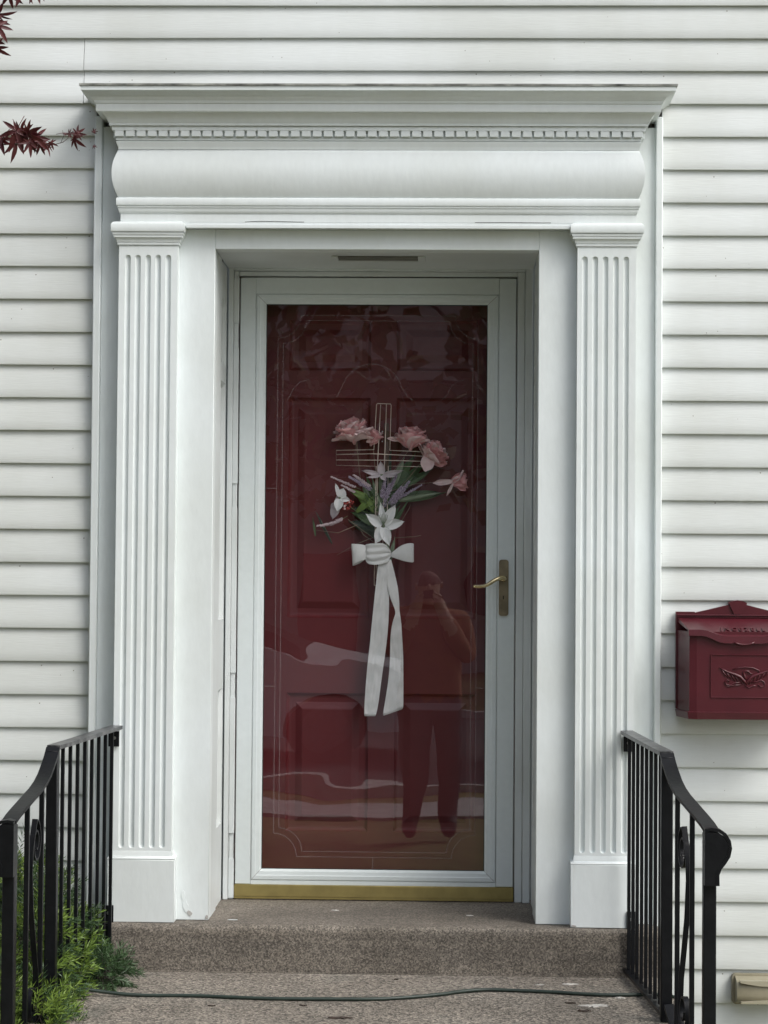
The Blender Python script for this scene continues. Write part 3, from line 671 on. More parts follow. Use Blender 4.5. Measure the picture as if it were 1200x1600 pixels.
lavender((610, 786), (660, 757), .007, M['lav'], 60, 4, .03); lavender((590, 770), (546, 745), .009, M['lav'], 80, 5); lavender((585, 765), (553, 742), .008, M['lav_pale'], 60, 6)
lavender((565, 765), (517, 745), .006, M['lav_pale'], 50, 7); lavender((545, 806), (497, 822), .0085, M['lav_pale'], 70, 8, .03, -.008)
lavender((604, 795), (628, 760), .010, M['lav'], 80, 10, .036); lavender((596, 785), (603, 748), .010, M['lav'], 70, 11, .036); lavender((560, 772), (534, 758), .006, M['lav_pale'], 36, 9)
# leaves
def leafm(p0, p1, w, m, seed, dep0=.012, dep1=.02, fold=.16, curl=.08):
    a, b_ = D(*p0, dep0), D(*p1, dep1); L_ = (b_-a).length
    me = petal_mesh('silk_leaf', L_, w, .0, curl, m, .03, .85, 6, 10, seed, fold); return inst('leaf', me, wr, orient(a, b_-a, random.Random(seed).uniform(-.5, .5)))
leafm((612, 778), (697, 766), .036, M['leaf_g'], 1); leafm((625, 782), (690, 771), .022, M['leaf_pale'], 2, .018, .024)
leafm((598, 790), (665, 715), .040, M['leaf_g'], 3, .004, .010); leafm((602, 780), (648, 705), .036, M['leaf_g'], 4, .002, .006); leafm((596, 780), (612, 700), .030, M['leaf_d'], 5, .002, .004)
leafm((590, 785), (540, 760), .026, M['leaf_b'], 6, .024, .03); leafm((592, 800), (556, 775), .024, M['leaf_b'], 7, .022, .026); leafm((558, 800), (590, 770), .022, M['leaf_b'], 8, .02, .034)
leafm((598, 830), (545, 815), .040, M['leaf_d'], 9, .004, .012); leafm((595, 815), (552, 790), .040, M['leaf_d'], 10, .006, .014); leafm((600, 840), (570, 820), .04, M['leaf_d'], 11, .006, .01)
leafm((590, 800), (572, 740), .022, M['leaf_g'], 12, .02, .03); leafm((588, 795), (560, 745), .018, M['leaf_pale'], 13, .02, .026); leafm((598, 790), (592, 735), .016, M['leaf_pale'], 14, .018, .026)
leafm((600, 835), (628, 790), .026, M['leaf_g'], 15, .01, .02); leafm((603, 840), (640, 778), .016, M['leaf_g'], 16, .012, .02); leafm((604, 885), (608, 835), .022, M['leaf_pale'], 17, .028, .030)
leafm((610, 885), (618, 838), .014, M['leaf_pale'], 18, .026, .03); leafm((600, 790), (578, 760), .020, M['leaf_g'], 19, .024, .034); leafm((585, 820), (555, 800), .02, M['leaf_g'], 20, .012, .02)
leafm((610, 770), (675, 728), .030, M['leaf_g'], 31, .008, .012); leafm((606, 775), (630, 712), .026, M['leaf_pale'], 32, .010, .012); leafm((600, 775), (655, 738), .022, M['leaf_g'], 33, .014, .020)
leafm((592, 790), (566, 752), .026, M['leaf_g'], 34, .016, .022); leafm((590, 810), (548, 800), .030, M['leaf_g'], 35, .008, .014); leafm((596, 800), (580, 742), .014, M['leaf_pale'], 36, .026, .034)
leafm((604, 800), (636, 770), .024, M['leaf_d'], 37, .01, .016); leafm((586, 800), (572, 772), .022, M['leaf_b'], 38, .026, .036)
leafm((520, 850), (492, 800), .010, M['leaf_d'], 21, .0, .004); leafm((494, 838), (490, 808), .008, M['leaf_g'], 22, .0, .004)
q = random.Random(33)
ndl = MB()
for i in range(46):
    a = q.uniform(-2.7, -.2); a0 = D(q.uniform(575, 615), q.uniform(775, 810), .026); ln = q.uniform(.02, .045)
    d = Vector((math.cos(a)*.9, -.25, -math.sin(a)*.8)); ndl.tube([a0, a0+d*ln*.5, a0+d*ln], [.0006, .0013, .0003], 4)
tag(ndl.build('needle_filler', M['leaf_g'], wr, smooth=True), kind='stuff')
for pts in ([(560, 722), (556, 690), (553, 684)], [(556, 684), (562, 740), (575, 800)], [(583, 700), (587, 740), (592, 800)], [(601, 770), (650, 755), (690, 752), (706, 752)], [(600, 790), (640, 745), (662, 716)],
            [(601, 790), (612, 740), (640, 700)], [(560, 820), (530, 833), (495, 829)], [(545, 812), (570, 830), (600, 850)], [(584, 840), (560, 850), (528, 868)], [(620, 840), (650, 838), (660, 836)], [(628, 815), (640, 795), (643, 788)], [(605, 860), (570, 836), (565, 828)]):
    MB().tube([D(x, y, .016) for x, y in pts], [.0013, .0011, .0007], 6).build('twig', M['twig'], wr, smooth=True)
# bow: loops, knot and tails as cloth sheets
def sheet(nm, rows, m, parent, nu=8, thick=.0006, fold=(0, 0)):
    """rows: list of (left, right, bulge) in drawing units with depth; interpolated"""
    vs = []; n = len(rows)
    for (lx, ly, ld), (rx, ry, rdp), bl in rows:
        for i in range(nu+1):
            u = i/nu; vs.append(D(lx+(rx-lx)*u, ly+(ry-ly)*u, ld+(rdp-ld)*u+bl*math.sin(PI*u)+fold[0]*math.sin(u*fold[1]+len(vs)*.013)*(1 if .05 < u < .95 else .3)))
    fs = [(j*(nu+1)+i, j*(nu+1)+i+1, (j+1)*(nu+1)+i+1, (j+1)*(nu+1)+i) for j in range(n-1) for i in range(nu)]
    o = MB().add(vs, fs).build(nm, m, parent, smooth=True)
    md = o.modifiers.new('sub', 'SUBSURF'); md.levels = 1; md.render_levels = 2
    sl = o.modifiers.new('thick', 'SOLIDIFY'); sl.thickness = thick; return o
RB = M['ribbon']
bow = sheet('bow_knot', [((573, 852, .034), (574, 876, .034), .0), ((574.5, 850, .044), (576, 880, .044), .002), ((584, 849.5, .048), (584, 883, .048), .003), ((594, 848.5, .049), (595, 882.5, .049), .002), ((603, 849, .048), (606, 880, .048), .003), ((609, 855, .046), (612, 874, .046), .002), ((613.5, 861, .036), (614, 868, .036), .0)], RB, wr, 24, .0006, (.0022, 19))
dt = bpy.data.textures.new('crease', 'CLOUDS'); dt.noise_scale = .016
dp = bow.modifiers.new('crease', 'DISPLACE'); dp.texture = dt; dp.strength = .0035; dp.mid_level = .5
sheet('bow_loop', [((576, 853, .036), (576, 874, .036), .0), ((568, 851, .040), (568, 876, .042), .004), ((558, 850, .040), (559, 880, .044), .005), ((550.5, 850, .036), (553, 884, .038), .004), ((551, 851, .026), (554, 885, .026), -.004), ((562, 854, .018), (565, 881, .018), -.002), ((576, 858, .020), (576, 872, .020), 0)], RB, wr)
sheet('bow_loop', [((612, 866, .036), (613, 870, .036), .0), ((622, 857, .040), (623, 873, .042), .004), ((632, 850, .042), (634, 877, .044), .004), ((646, 847.5, .038), (648, 879, .040), .003), ((650, 850, .032), (650.5, 877, .032), .003), ((648, 851, .024), (647, 876, .024), -.002), ((632, 856, .016), (632, 872, .016), 0), ((616, 864, .02), (616, 869, .02), 0)], RB, wr)
tail1 = [((594, 876, .038), (612, 876, .036), .001)]
for y, a, b_, w in ((900, 592, 612, .003), (930, 589, 611.5, .004), (960, 586.5, 612, .0), (990, 584, 610.5, .005), (1020, 581.5, 607.5, -.003), (1045, 579, 604, .005), (1075, 577, 600.5, -.002), (1100, 576, 598, .004), (1119, 575.5, 594, .002)):
    tail1.append(((a, y, .036+w), (b_, y-1 if y < 1110 else y, .037-w), w))
tl1 = sheet('ribbon_tail', tail1, RB, wr, 10)
tail2 = [((609, 874, .034), (614, 874, .034), .001), ((608, 900, .036), (620, 897, .032), .002), ((609.5, 925, .040), (625, 915, .030), .003), ((618, 945, .040), (628, 940, .032), .001), ((624, 958, .036), (628, 956, .034), .0), ((617, 970, .034), (631, 966, .036), -.002),
         ((614, 1000, .034), (633, 995, .038), .003), ((615, 1030, .036), (635.5, 1025, .036), -.002), ((613, 1060, .038), (636, 1055, .036), .005), ((609, 1090, .036), (636.5, 1085, .038), .0), ((604, 1119, .036), (637, 1107, .036), .002)]
tl2 = sheet('ribbon_tail', tail2, RB, wr, 10)
dt2 = bpy.data.textures.new('soft_fold', 'CLOUDS'); dt2.noise_scale = .035
for t_ in (tl1, tl2):
    dp = t_.modifiers.new('fold', 'DISPLACE'); dp.texture = dt2; dp.strength = .015; dp.mid_level = .5; dp.direction = 'Y'
    dp = t_.modifiers.new('fold_fine', 'DISPLACE'); dp.texture = dt; dp.strength = .004; dp.mid_level = .5; dp.direction = 'Y'


# ------------------------------------------------------------------ railings
def railing(sgn, name_label):
    """sgn=+1 right-hand rail, -1 left; x given along a slightly splayed line"""
    if sgn > 0: X = lambda y: .568+.080*(-.12-y) if y > -.72 else .616+.135*(-.72-y)
    else: X = lambda y: -.978-.115*(-.12-y) if y > -.72 else -1.047-.055*(-.72-y)
    rl = thing('stair_railing', (X(-.72), -.72, .55), name_label, 'railing', 'black iron stair railings')
    ZT = 1.272
    # level handrail, then the S-curve down to the end post and the turned-out scroll
    b = MB(); b.bar([(X(-.085), -.085, ZT+.004), (X(-.3), -.3, ZT+.001), (X(-.5), -.5, ZT-.002), (X(-.715), -.715, ZT-.004)], (1, 0, 0), .037, .011)
    b.build('level_handrail', M['iron_worn_sheen'], rl, smooth=AUTO)
    c = [(-.718, 1.267), (-.728, 1.258), (-.745, 1.243), (-.775, 1.223), (-.81, 1.202), (-.85, 1.186), (-.90, 1.173), (-.96, 1.162), (-1.02, 1.151), (-1.08, 1.140), (-1.13, 1.130), (-1.165, 1.120)]
    b = MB(); b.bar([(X(y), y, z-.001) for y, z in c], (1, 0, 0), .037, .009)
    b.build('curved_handrail', M['iron'], rl, smooth=AUTO)
    xe = X(-1.15); pts = [(xe+sgn*x, z) for x, z in [(-.016, 1.121), (.0, 1.1235), (.018, 1.121), (.034, 1.111), (.044, 1.095), (.047, 1.077), (.043, 1.058), (.033, 1.042), (.022, 1.028), (.016, 1.012), (.0165, .985)]]
    b = MB(); b.bar([(x, -1.168, z) for x, z in pts], (0, 1, 0), .040, .008)
    b.poly([(xe+sgn*x, z) for x, z in ((-.016, .985), (.0125, .985), (.0125, 1.012), (.019, 1.03), (.030, 1.045), (.039, 1.062), (.043, 1.077), (.040, 1.093), (.031, 1.106), (.016, 1.116), (-.016, 1.117))][::sgn], -1.187, -1.150)
    b.build('handrail_scroll', M['iron'], rl, smooth=AUTO)
    MB().box(X(-.715)-.0155, X(-.715)+.0155, -.735, -.704, .552, ZT-.012, .002).build('post', M['iron'], rl, smooth=AUTO)
    MB().box(xe-.0158, xe+.0158, -1.166, -1.134, .20, 1.112, .002).build('end_post', M['iron'], rl, smooth=AUTO)
    zb = .572
    for i in range(8):
        y = -.135-.0705*i
        MB().box(X(y)-.0050, X(y)+.0050, y-.0050, y+.0050, zb+.006, ZT-.006, .0008).build('baluster', M['iron'], rl, at=(X(y), y, zb))
    MB().bar([(X(-.09), -.09, zb), (X(-.7), -.7, zb-.004)], (1, 0, 0), .026, .011).build('bottom_rail', M['iron'], rl)
    # two balusters of the sloping run, with the S scroll between them
    for y, zt in ((-.835, 1.187), (-.985, 1.152)):
        MB().box(X(y)-.0062, X(y)+.0062, y-.0062, y+.0062, .40, zt, .0008).build('baluster', M['iron'], rl, at=(X(y), y, .40))
    MB().bar([(X(-.75), -.75, .60), (X(-.9), -.9, .50), (X(-1.13), -1.13, .41)], (1, 0, 0), .026, .011).build('bottom_rail', M['iron'], rl)
    sp = []
    yc, zc = -.905, 1.035
    for i in range(26):
        t = i/25; a = R(-470+560*t)*1; rr = .012+.036*t; sp.append((yc+rr*math.cos(a)*.95, zc+rr*math.sin(a)*1.25))
    y_, z_ = sp[-1]
    sp += [(-.945, 1.02), (-.95, .96), (-.935, .86), (-.905, .77), (-.880, .70)]
    yc2, zc2 = -.915, .62
    for i in range(26):
        t = i/25; a = R(20+(-560)*t); rr = .048-.036*t; sp.append((yc2+rr*math.cos(a)*.95, zc2+rr*math.sin(a)*1.25))
    MB().bar([(X(y), y, z) for y, z in sp], (1, 0, 0), .014, .005).build('scroll', M['iron'], rl, smooth=AUTO)
    # wall brackets
    bx = X(-.1)
    def bracket(z0, z1, xx, y):
        br = MB().box(xx-.0165, xx+.0165, y, y+.005, z0, z1, .0008).build('wall_bracket', M['iron'], rl)
        MB().tube([(xx-sgn*.002, y-.004, (z0+z1)/2+.003), (xx-sgn*.002, y, (z0+z1)/2+.003)], .005, 8).build('bolt', M['chrome'], br)
    bracket(1.218, 1.264, bx+sgn*.006, -.0905); bracket(.690, .742, bx+sgn*.016, -.1)
    MB().box(bx+sgn*.020-.012, bx+sgn*.020+.012, -.131, -.1255, .590, .686, .001).build('anchor_bar', M['iron'], rl)
    MB().box(bx+sgn*.02-.0125, bx+sgn*.02+.0125, -.131, -.1, .6862, .692, .001).build('anchor_bar', M['iron'], rl)
    return rl
railing(1, 'black wrought iron railing in front of the siding below the red mailbox')
railing(-1, 'black wrought iron railing standing beside the green yew shrub')

# ------------------------------------------------------------------ mailbox
mb = thing('mailbox', (.91, -.01, 1.33), 'dark red metal mailbox with an embossed eagle on the white siding', 'mailbox')
RM = M['mail_red']; cx = .905
hw = .186
bp_ = [(cx-hw, 1.345), (cx+hw, 1.345), (cx+hw, 1.6385), (cx+.130, 1.6385), (cx+.128, 1.636), (cx+.028, 1.6605), (cx+.0285, 1.667), (cx+.018, 1.6715), (cx, 1.6745), (cx-.018, 1.6715), (cx-.0285, 1.667), (cx-.026, 1.6605), (cx-.128, 1.636), (cx-.130, 1.6385), (cx-hw, 1.6385)]
bk = MB().poly(bp_, -.024, -.001); bk.build('back_plate', RM, mb)
MB().box(cx-hw+.001, cx+hw-.001, -.030, -.0242, 1.6265, 1.6305, .001).box(cx-hw+.001, cx+hw-.001, -.028, -.0242, 1.6215, 1.6235, .0005).poly([(cx-.011, 1.632), (cx+.011, 1.632), (cx+.026, 1.664), (cx+.014, 1.669), (cx-.014, 1.669), (cx-.026, 1.664)], -.029, -.0242).build('crest_keystone', RM, mb)
# body: plan tapers at the sides
def body_ring(z, g=0): return [(cx-.182-g, -.024, z), (cx-.160-g, -.146-g, z), (cx-.138, -.150-g, z), (cx+.138, -.150-g, z), (cx+.160+g, -.146-g, z), (cx+.182+g, -.024, z)]
def rings(nm, zs, m, par, cap=True, sm=False):
    vs = []; [vs.extend(body_ring(z, g)) for z, g in zs]; n = 6; fs = []
    for j in range(len(zs)-1):
        for i in range(n): fs.append((j*n+i, j*n+(i+1) % n, (j+1)*n+(i+1) % n, (j+1)*n+i))
    if cap: fs += [tuple(range(n)), tuple(range(len(vs)-n, len(vs)))]
    return MB().add(vs, fs).build(nm, m, par)
bd = rings('mailbox_body', [(1.343, 0), (1.582, 0)], RM, mb)
rings('base_band', [(1.322, .002), (1.343, .006), (1.3445, .003)], RM, mb)
# front face recess border and emblem
yb_ = -.150
fr_ = MB()
x0, x1, z0, z1 = cx-.095, cx+.095, 1.389, 1.512
for a in ((x0-.0035, x0, z0, z1), (x1, x1+.0035, z0, z1), (x0-.0035, x1+.0035, z1, z1+.0035), (x0-.0035, x1+.0035, z0-.0035, z0)): fr_.box(a[0], a[1], yb_-.003, yb_-.0004, a[2], a[3], .0008)
fr_.build('front_border', RM, bd)
em = MB()
def rib(pts, r): em.tube([(cx+.006+x*.00205, yb_-.002, 1.447+z*.0018) for x, z in pts], [k*1.5 for k in r] if hasattr(r, '__len__') else r*1.4, 6)
rib([(-38, 16), (-30, 11), (-24, 8), (-16, 5), (-8, 1), (-2, -6), (2, -11)], [.0008, .0016, .0022, .003, .0036, .0034, .002])
rib([(42, 16), (32, 11), (25, 8), (17, 5), (9, 1), (3, -6), (1, -11)], [.0008, .0016, .0022, .003, .0036, .0034, .002])
for i in range(5):
    for s_2 in (-1, 1): rib([(s_2*(34-6*i), 13-2.2*i), (s_2*(31-6*i), 6-2.6*i), (s_2*(25-5*i), 0-3*i)], [.0012, .0014, .0006])
rib([(0, -3), (-2, 3), (-3, 8), (0, 11), (4, 10), (7, 6), (10, 7)], [.003, .0028, .002, .0022, .002, .0012, .0006])
rib([(-18, 13), (-10, 16), (0, 17), (10, 16), (19, 12), (20, 9)], .0014)
rib([(-7, -8), (-16, -9), (-22, -13), (-28, -12), (-30, -7), (-26, -4), (-23, -7)], .0013); rib([(8, -8), (16, -7), (22, -4), (27, -7), (28, -13), (22, -15), (18, -12)], .0013)
rib([(-30, -8), (-26, -15), (-16, -13), (-6, -12)], .0012); rib([(0, -14), (5, -17), (10, -14), (15, -13)], .0013)
em.build('eagle_relief', RM, bd, smooth=True)
# lid: slopes from the back plate, front lip dips in the middle
ld = MB(); vs = []; nseg = 24
for i in range(nseg+1):
    t = -1+2*i/nseg; x = cx+t*.164; dip = .0; a = abs(t)
    dip = .022*max(0, min(1, (.78-a)/.45)); dip = .5*.022*(1-math.cos(PI*min(1, dip/.022)))
    xb_ = cx+t*.180
    vs += [(xb_, -.0245, 1.6195), (x, -.162, 1.588-dip*.85), (x, -.1635, 1.570-dip), (x, -.155, 1.5695-dip), (x, -.150, 1.584-dip*.9), (xb_, -.0245, 1.607)]
fs = []
for i in range(nseg):
    for j in range(6): fs.append((i*6+j, i*6+(j+1) % 6, i*6+6+(j+1) % 6, i*6+6+j))
fs += [tuple(range(6)), tuple(range(nseg*6, nseg*6+6))]
ldo = ld.add(vs, fs).build('lid', RM, mb, smooth=R(35))
MB().tube([(cx+x, -.1645, z) for x, z in ((-.030, 1.552), (-.02, 1.5475), (-.008, 1.545), (.008, 1.545), (.02, 1.5475), (.030, 1.552))], .0028, 6).build('thumb_lip', RM, ldo, smooth=True)
def text(body, size, mat4, m, name, parent, ext=.001):
    cu = bpy.data.curves.new(name, 'FONT'); cu.body = body; cu.size = size; cu.extrude = ext; cu.align_x = 'CENTER'; cu.space_character = 1.5
    to = bpy.data.objects.new(name+'_tmp', cu); COL.objects.link(to); bpy.context.view_layer.update()
    me = bpy.data.meshes.new_from_object(to.evaluated_get(bpy.context.evaluated_depsgraph_get())); bpy.data.objects.remove(to)
    me.materials.clear(); me.materials.append(m); return inst(name, me, parent, mat4)
sl = math.atan2(.012, .118)
mt4 = Matrix.Translation((cx+.002, -.128, 1.5835)) @ Matrix.Rotation(R(19.5), 4, 'X') @ Matrix.Diagonal((1.15, 2.0, 1, 1))
text('JNCEZELL', .019, mt4, M['mail_red'], 'raised_lettering', ldo, .0022)

# ------------------------------------------------------------------ tan wall fixture and green cord
tb = thing('wall_light', (.99, -.03, .50), 'tan plastic wall fixture with a curved cover low on the siding', 'wall light')
MB().poly(rrect(.995, .5005, .205, .090, .012), -.020, .004).build('gasket_plate', M['tan'], tb, smooth=AUTO)
vs = []; fs = []; nx_ = 12; nz_ = 8
for j in range(nz_+1):
    for i in range(nx_+1):
        u, w = -1+2*i/nx_, -1+2*j/nz_
        vs.append((.995+u*.094, -.022-.050*(1-abs(w)**5)*(1-.12*u*u)-(.012*(1-w) if abs(w) < .9 else 0)*0, .5005+w*.040))
for j in range(nz_):
    for i in range(nx_): fs.append((j*(nx_+1)+i, j*(nx_+1)+i+1, (j+1)*(nx_+1)+i+1, (j+1)*(nx_+1)+i))
n0 = len(vs); vs2 = [(x, -.0202, z) for x, y, z in vs]
b = MB().add(vs, fs); 
for i in range(nx_): b.add([vs[i], vs[i+1], vs2[i+1], vs2[i]], [(0, 1, 2, 3)]); k = nz_*(nx_+1)+i; b.add([vs[k], vs[k+1], vs2[k+1], vs2[k]], [(0, 1, 2, 3)])
for j in range(nz_):
    for e in (0, nx_): k = j*(nx_+1)+e; l = k+nx_+1; b.add([vs[k], vs[l], vs2[l], vs2[k]], [(0, 1, 2, 3)])
b.build('housing', M['tan'], tb, smooth=AUTO)
MB().poly([(.909, .536)]+[(.909+.172*i/14, .530-.010*math.sin(PI*i/14)) for i in range(15)]+[(1.081, .536)], -.0785, -.060).build('visor', M['tan_pale'], tb)
MB().poly([(.912+.166*i/14, .472+.006*math.sin(PI*i/14)) for i in range(15)]+[(1.078, .468), (.912, .468)], -.0785, -.060).build('lower_ridge', M['tan_pale'], tb)
cb = [(-1.15, -.55, .60), (-1.02, -.50, .575), (-.86, -.491, .556), (-.689, -.489, .5555), (-.56, -.505, .5555), (-.452, -.515, .5555), (-.30, -.512, .556), (-.148, -.497, .5555), (-.004, -.435, .5555), (.07, -.385, .556), (.143, -.356, .5565), (.22, -.357, .5555), (.325, -.371, .5555), (.41, -.392, .5555), (.487, -.402, .5555), (.606, -.388, .5555), (.652, -.40, .556), (.680, -.42, .548), (.700, -.50, .50), (.73, -.60, .40), (.77, -.66, .25), (.82, -.68, .06), (.95, -.7, .008), (1.4, -.8, .008)]
def smoothp(p, n=4):
    p = [Vector(x) for x in p]; out = []
    for i in range(len(p)-1):
        a, b_, c, d = p[max(i-1, 0)], p[i], p[i+1], p[min(i+2, len(p)-1)]
        for k in range(n):
            t = k/n; out.append(.5*((2*b_)+(-a+c)*t+(2*a-5*b_+4*c-d)*t*t+(-a+3*b_-3*c+d)*t**3))
    out.append(p[-1]); return out
tag(MB().tube(smoothp(cb), .0052, 8).build('extension_cord', M['cord'], None, smooth=True, at=(-.2, -.5, .555)), 'dark green extension cord lying across the concrete landing', 'cord')

# ------------------------------------------------------------------ yew shrub
q = random.Random(11)
ys = thing('yew_shrub', (-1.45, -.6, 0), 'green yew shrub with bright new tips growing through the iron railing', 'shrub')
def sprig(mb_, p, d, L_, nl, n, wd_=.0018):
    d = d.normalized(); s1 = d.cross(Vector((0, 0, 1)))
    if s1.length < .1: s1 = d.cross(Vector((1, 0, 0)))
    s1.normalize(); s2 = s1.cross(d)
    for i in range(n):
        t = (i+.5)/n; c = p+d*L_*t; a = i*2.399; o_ = s1*math.cos(a)+s2*math.sin(a)*.7
        dd = (o_*.8+d*(.45+.5*t)).normalized(); ln = nl*(1-.35*abs(t-.45))*q.uniform(.8, 1.15); e = c+dd*ln; w = dd.cross(o_.cross(d)).normalized()*.0013
        w = dd.cross(Vector((q.random()-.5, q.random()-.5, q.random()-.5))).normalized()*wd_
        k = len(mb_.v); mm = c.lerp(e, .45); mb_.v += [c, mm+w, e, mm-w]; mb_.f.append((k, k+1, k+2, k+3)); mb_.mi.append(0)
dk, br_, tw = MB(), MB(), MB()
def inside(p): return p.x < (-1.055+.02 if p.y > -.8 else -1.06)
def clump(cx_, cy_, cz_, rx, ry, rz, n, bright, up=.35):
    for i in range(n):
        v_ = Vector((q.gauss(0, 1), q.gauss(0, 1), q.gauss(0, 1)+.25)).normalized(); rr = q.uniform(.55, 1.0)
        lump = 1+.16*noise.noise(v_*3+Vector((cx_*9, cy_*7, 1)))
        p = Vector((cx_+v_.x*rx*rr*lump, cy_+v_.y*ry*rr*lump, cz_+v_.z*rz*rr*lump))
        if p.z < .03: continue
        d = (Vector((v_.x/rx, v_.y/ry, v_.z/rz)).normalized()+Vector((0, -.15, up))+Vector((q.gauss(0, .3), q.gauss(0, .3), q.gauss(0, .3)))).normalized()
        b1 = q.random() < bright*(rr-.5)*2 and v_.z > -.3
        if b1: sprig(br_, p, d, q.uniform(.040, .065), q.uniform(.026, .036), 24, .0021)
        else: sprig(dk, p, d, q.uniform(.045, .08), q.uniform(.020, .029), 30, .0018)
        if q.random() < .3: tw.tube([p-d*.10, p, p+d*.05], [.0022, .0014, .0006], 4, cap=False)
clump(-1.38, -.42, .46, .32, .30, .42, 900, .15)
clump(-1.20, -.55, .35, .16, .35, .34, 500, .25)
clump(-1.22, -.34, .62, .21, .24, .30, 980, .40)
clump(-1.12, -.55, .66, .07, .16, .16, 240, .85)
clump(-1.20, -.62, .42, .15, .26, .30, 620, .75)
clump(-1.11, -.42, .56, .10, .20, .20, 520, .8)
clump(-1.07, -.30, .60, .07, .11, .13, 240, .65)
clump(-.96, -.34, .580, .055, .06, .035, 110, .0, .0)
clump(-1.07, -.78, .46, .10, .17, .18, 360, .9)
clump(-1.08, -1.02, .34, .14, .18, .22, 320, .9)
clump(-1.22, -.90, .42, .14, .22, .32, 520, .8)
clump(-1.75, -.55, .40, .35, .38, .38, 380, .4)
for i in range(16):
    a = q.uniform(0, 6.28); tw.tube([(-1.4, -.55, 0), (-1.4+math.cos(a)*.1, -.55+math.sin(a)*.1, .2), (-1.36+math.cos(a)*.26, -.55+math.sin(a)*.28, .5)], [.012, .008, .004], 6)
tag(dk.build('foliage', M['yew_d'], ys), kind='stuff'); tag(br_.build('new_shoots', M['yew_b'], ys), kind='stuff'); tw.build('branches', M['bark'], ys)

# ------------------------------------------------------------------ Japanese maple reaching in at top left
mp_ = thing('japanese_maple', (-3.0, -1.9, 0), 'purple leaved Japanese maple branch tips hanging in at the top left', 'tree')
def maple_leaf(seed):
    q = random.Random(seed); vs = [(0, 0, 0)]; fs = []
    angs = [-128, -86, -43, 0, 43, 86, 128]; lens = [.45, .74, .93, 1.0, .93, .74, .45]
    def P3(r, a, dr=0):
        rr = r*.036; x = rr*math.sin(R(a)); z = rr*math.cos(R(a)); return (x, .30*rr*rr/.036+dr*.5, z-.10*rr)
    for a, l in zip(angs, lens):
        a += q.uniform(-7, 7); l *= q.uniform(.88, 1.1); k = len(vs)
        pts = [(.12, a-42), (.32*l+.08, a-18), (.60*l, a-12), (.84*l, a-5.5), (1.08*l, a), (.84*l, a+5.5), (.60*l, a+12), (.32*l+.08, a+18), (.12, a+42)]
        vs += [P3(r, t, -.001) for r, t in pts]; mid = [P3(.35*l, a, .004), P3(.65*l, a, .004)]; vs += mid; m0, m1 = k+9, k+10
        fs += [(0, k, k+1, m0), (m0, k+1, k+2, m1), (m1, k+2, k+3, k+4), (m1, k+4, k+5, k+6), (m0, m1, k+6, k+7), (0, m0, k+7, k+8)]
    b = MB(); b.add(vs, fs); b.tube([(0, .0, 0), (0, -.002, -.012), (0, 0, -.028)], .0006, 4); return b
LM = [maple_leaf(i) for i in range(5)]; LMm = [x.mesh('maple_leaf', M['maple'], smooth=True) for x in LM]
twg = MB()
def MP(px_, py_, dy=0): return Vector((-1.022+(px_-0)*.001462, -1.6+dy, 2.747-(py_-215)*.001462))
tb_ = [MP(-40, 232), MP(0, 226), MP(45, 224), MP(85, 226), MP(100, 222), MP(112, 212)]
twg.tube(tb_, [.0022, .0018, .0014, .0011, .0009, .0006], 6); twg.tube([MP(96, 224), MP(101, 212), MP(99, 203)], .0006, 5)
twg.tube([MP(-60, -60), MP(-20, -30), MP(10, -40), MP(60, -35)], [.003, .0025, .002, .001], 6); twg.tube([MP(-60, -20), MP(-20, 10), MP(-5, 30)], [.0025, .002, .001], 6)
LV = [(62, 222, 18, 40, .7), (50, 226, 10, 34, .8), (84, 226, 10, 26, .45),  # base point, pointing direction (dx, dz picture-down positive), size
    (30, 208, -10, 20, 1.15), (38, 212, 22, 34, 1.2), (48, 212, 40, 28, 1.1), (22, 216, 0, 40, 1.2), (10, 214, -14, 14, 1.0), (58, 216, 30, 38, .95), (34, 206, 6, -24, .7), (4, 222, -20, 30, 1.0), (70, 222, 24, 30, .75), (60, 219, 24, 6, .55),
    (112, 212, 26, -2, .85), (116, 214, 20, 16, .75), (122, 208, 18, -14, .55), (108, 206, -6, -10, .4), (148, 205, 10, -14, .25), (150, 230, 6, 2, .2),
    (-8, 16, 40, 6, 1.0), (-12, 28, 20, 30, 1.0), (-6, 38, 26, 34, .95), (-12, 60, 10, 34, .9), (-10, 70, 30, 30, .85), (30, -26, -6, 38, 1.0), (48, -28, 22, 40, .9), (58, -22, 20, 36, .75), (8, -20, 4, 30, .9), (20, -30, 14, 28, .9)]
q = random.Random(5)
for i, (bx_, bz_, dx_, dz_, s_3) in enumerate(LV):
    d = Vector((dx_, q.uniform(-14, 8), -dz_)); inst('leaf', LMm[i % 5], mp_, orient(MP(bx_, bz_, q.uniform(-.03, .03)), d, q.uniform(-1.0, 1.0), s_3*1.2, face=(q.uniform(-.4, .5), -1, q.uniform(-.2, .7))))
twg.build('twig', M['bark'], mp_, smooth=True)
tk = MB().tube([(-3.0, -1.9, 0), (-2.95, -1.9, .7), (-3.05, -1.95, 1.4), (-2.85, -2.0, 2.1)], [.075, .055, .048, .035], 10)
for e in ((-1.9, -1.75, 2.95), (-2.3, -1.4, 3.4), (-3.4, -2.4, 3.4), (-2.6, -2.6, 3.2), (-3.6, -1.5, 3.0), (-1.5, -1.65, 2.72)):
    e = Vector(e); a = Vector((-2.85, -2.0, 2.1)); tk.tube([a, a.lerp(e, .5)+Vector((0, 0, .15)), e], [.03, .018, .006], 7)
tk.tube([(-1.5, -1.65, 2.72), MP(-150, 226), MP(-40, 232)], [.006, .004, .0022], 6); tk.tube([(-1.9, -1.75, 2.95), (-1.4, -1.65, 3.1), MP(-60, -60)], [.006, .004, .003], 6); tk.tube([(-1.4, -1.65, 3.1), MP(-60, -20)], [.003, .0025], 6)
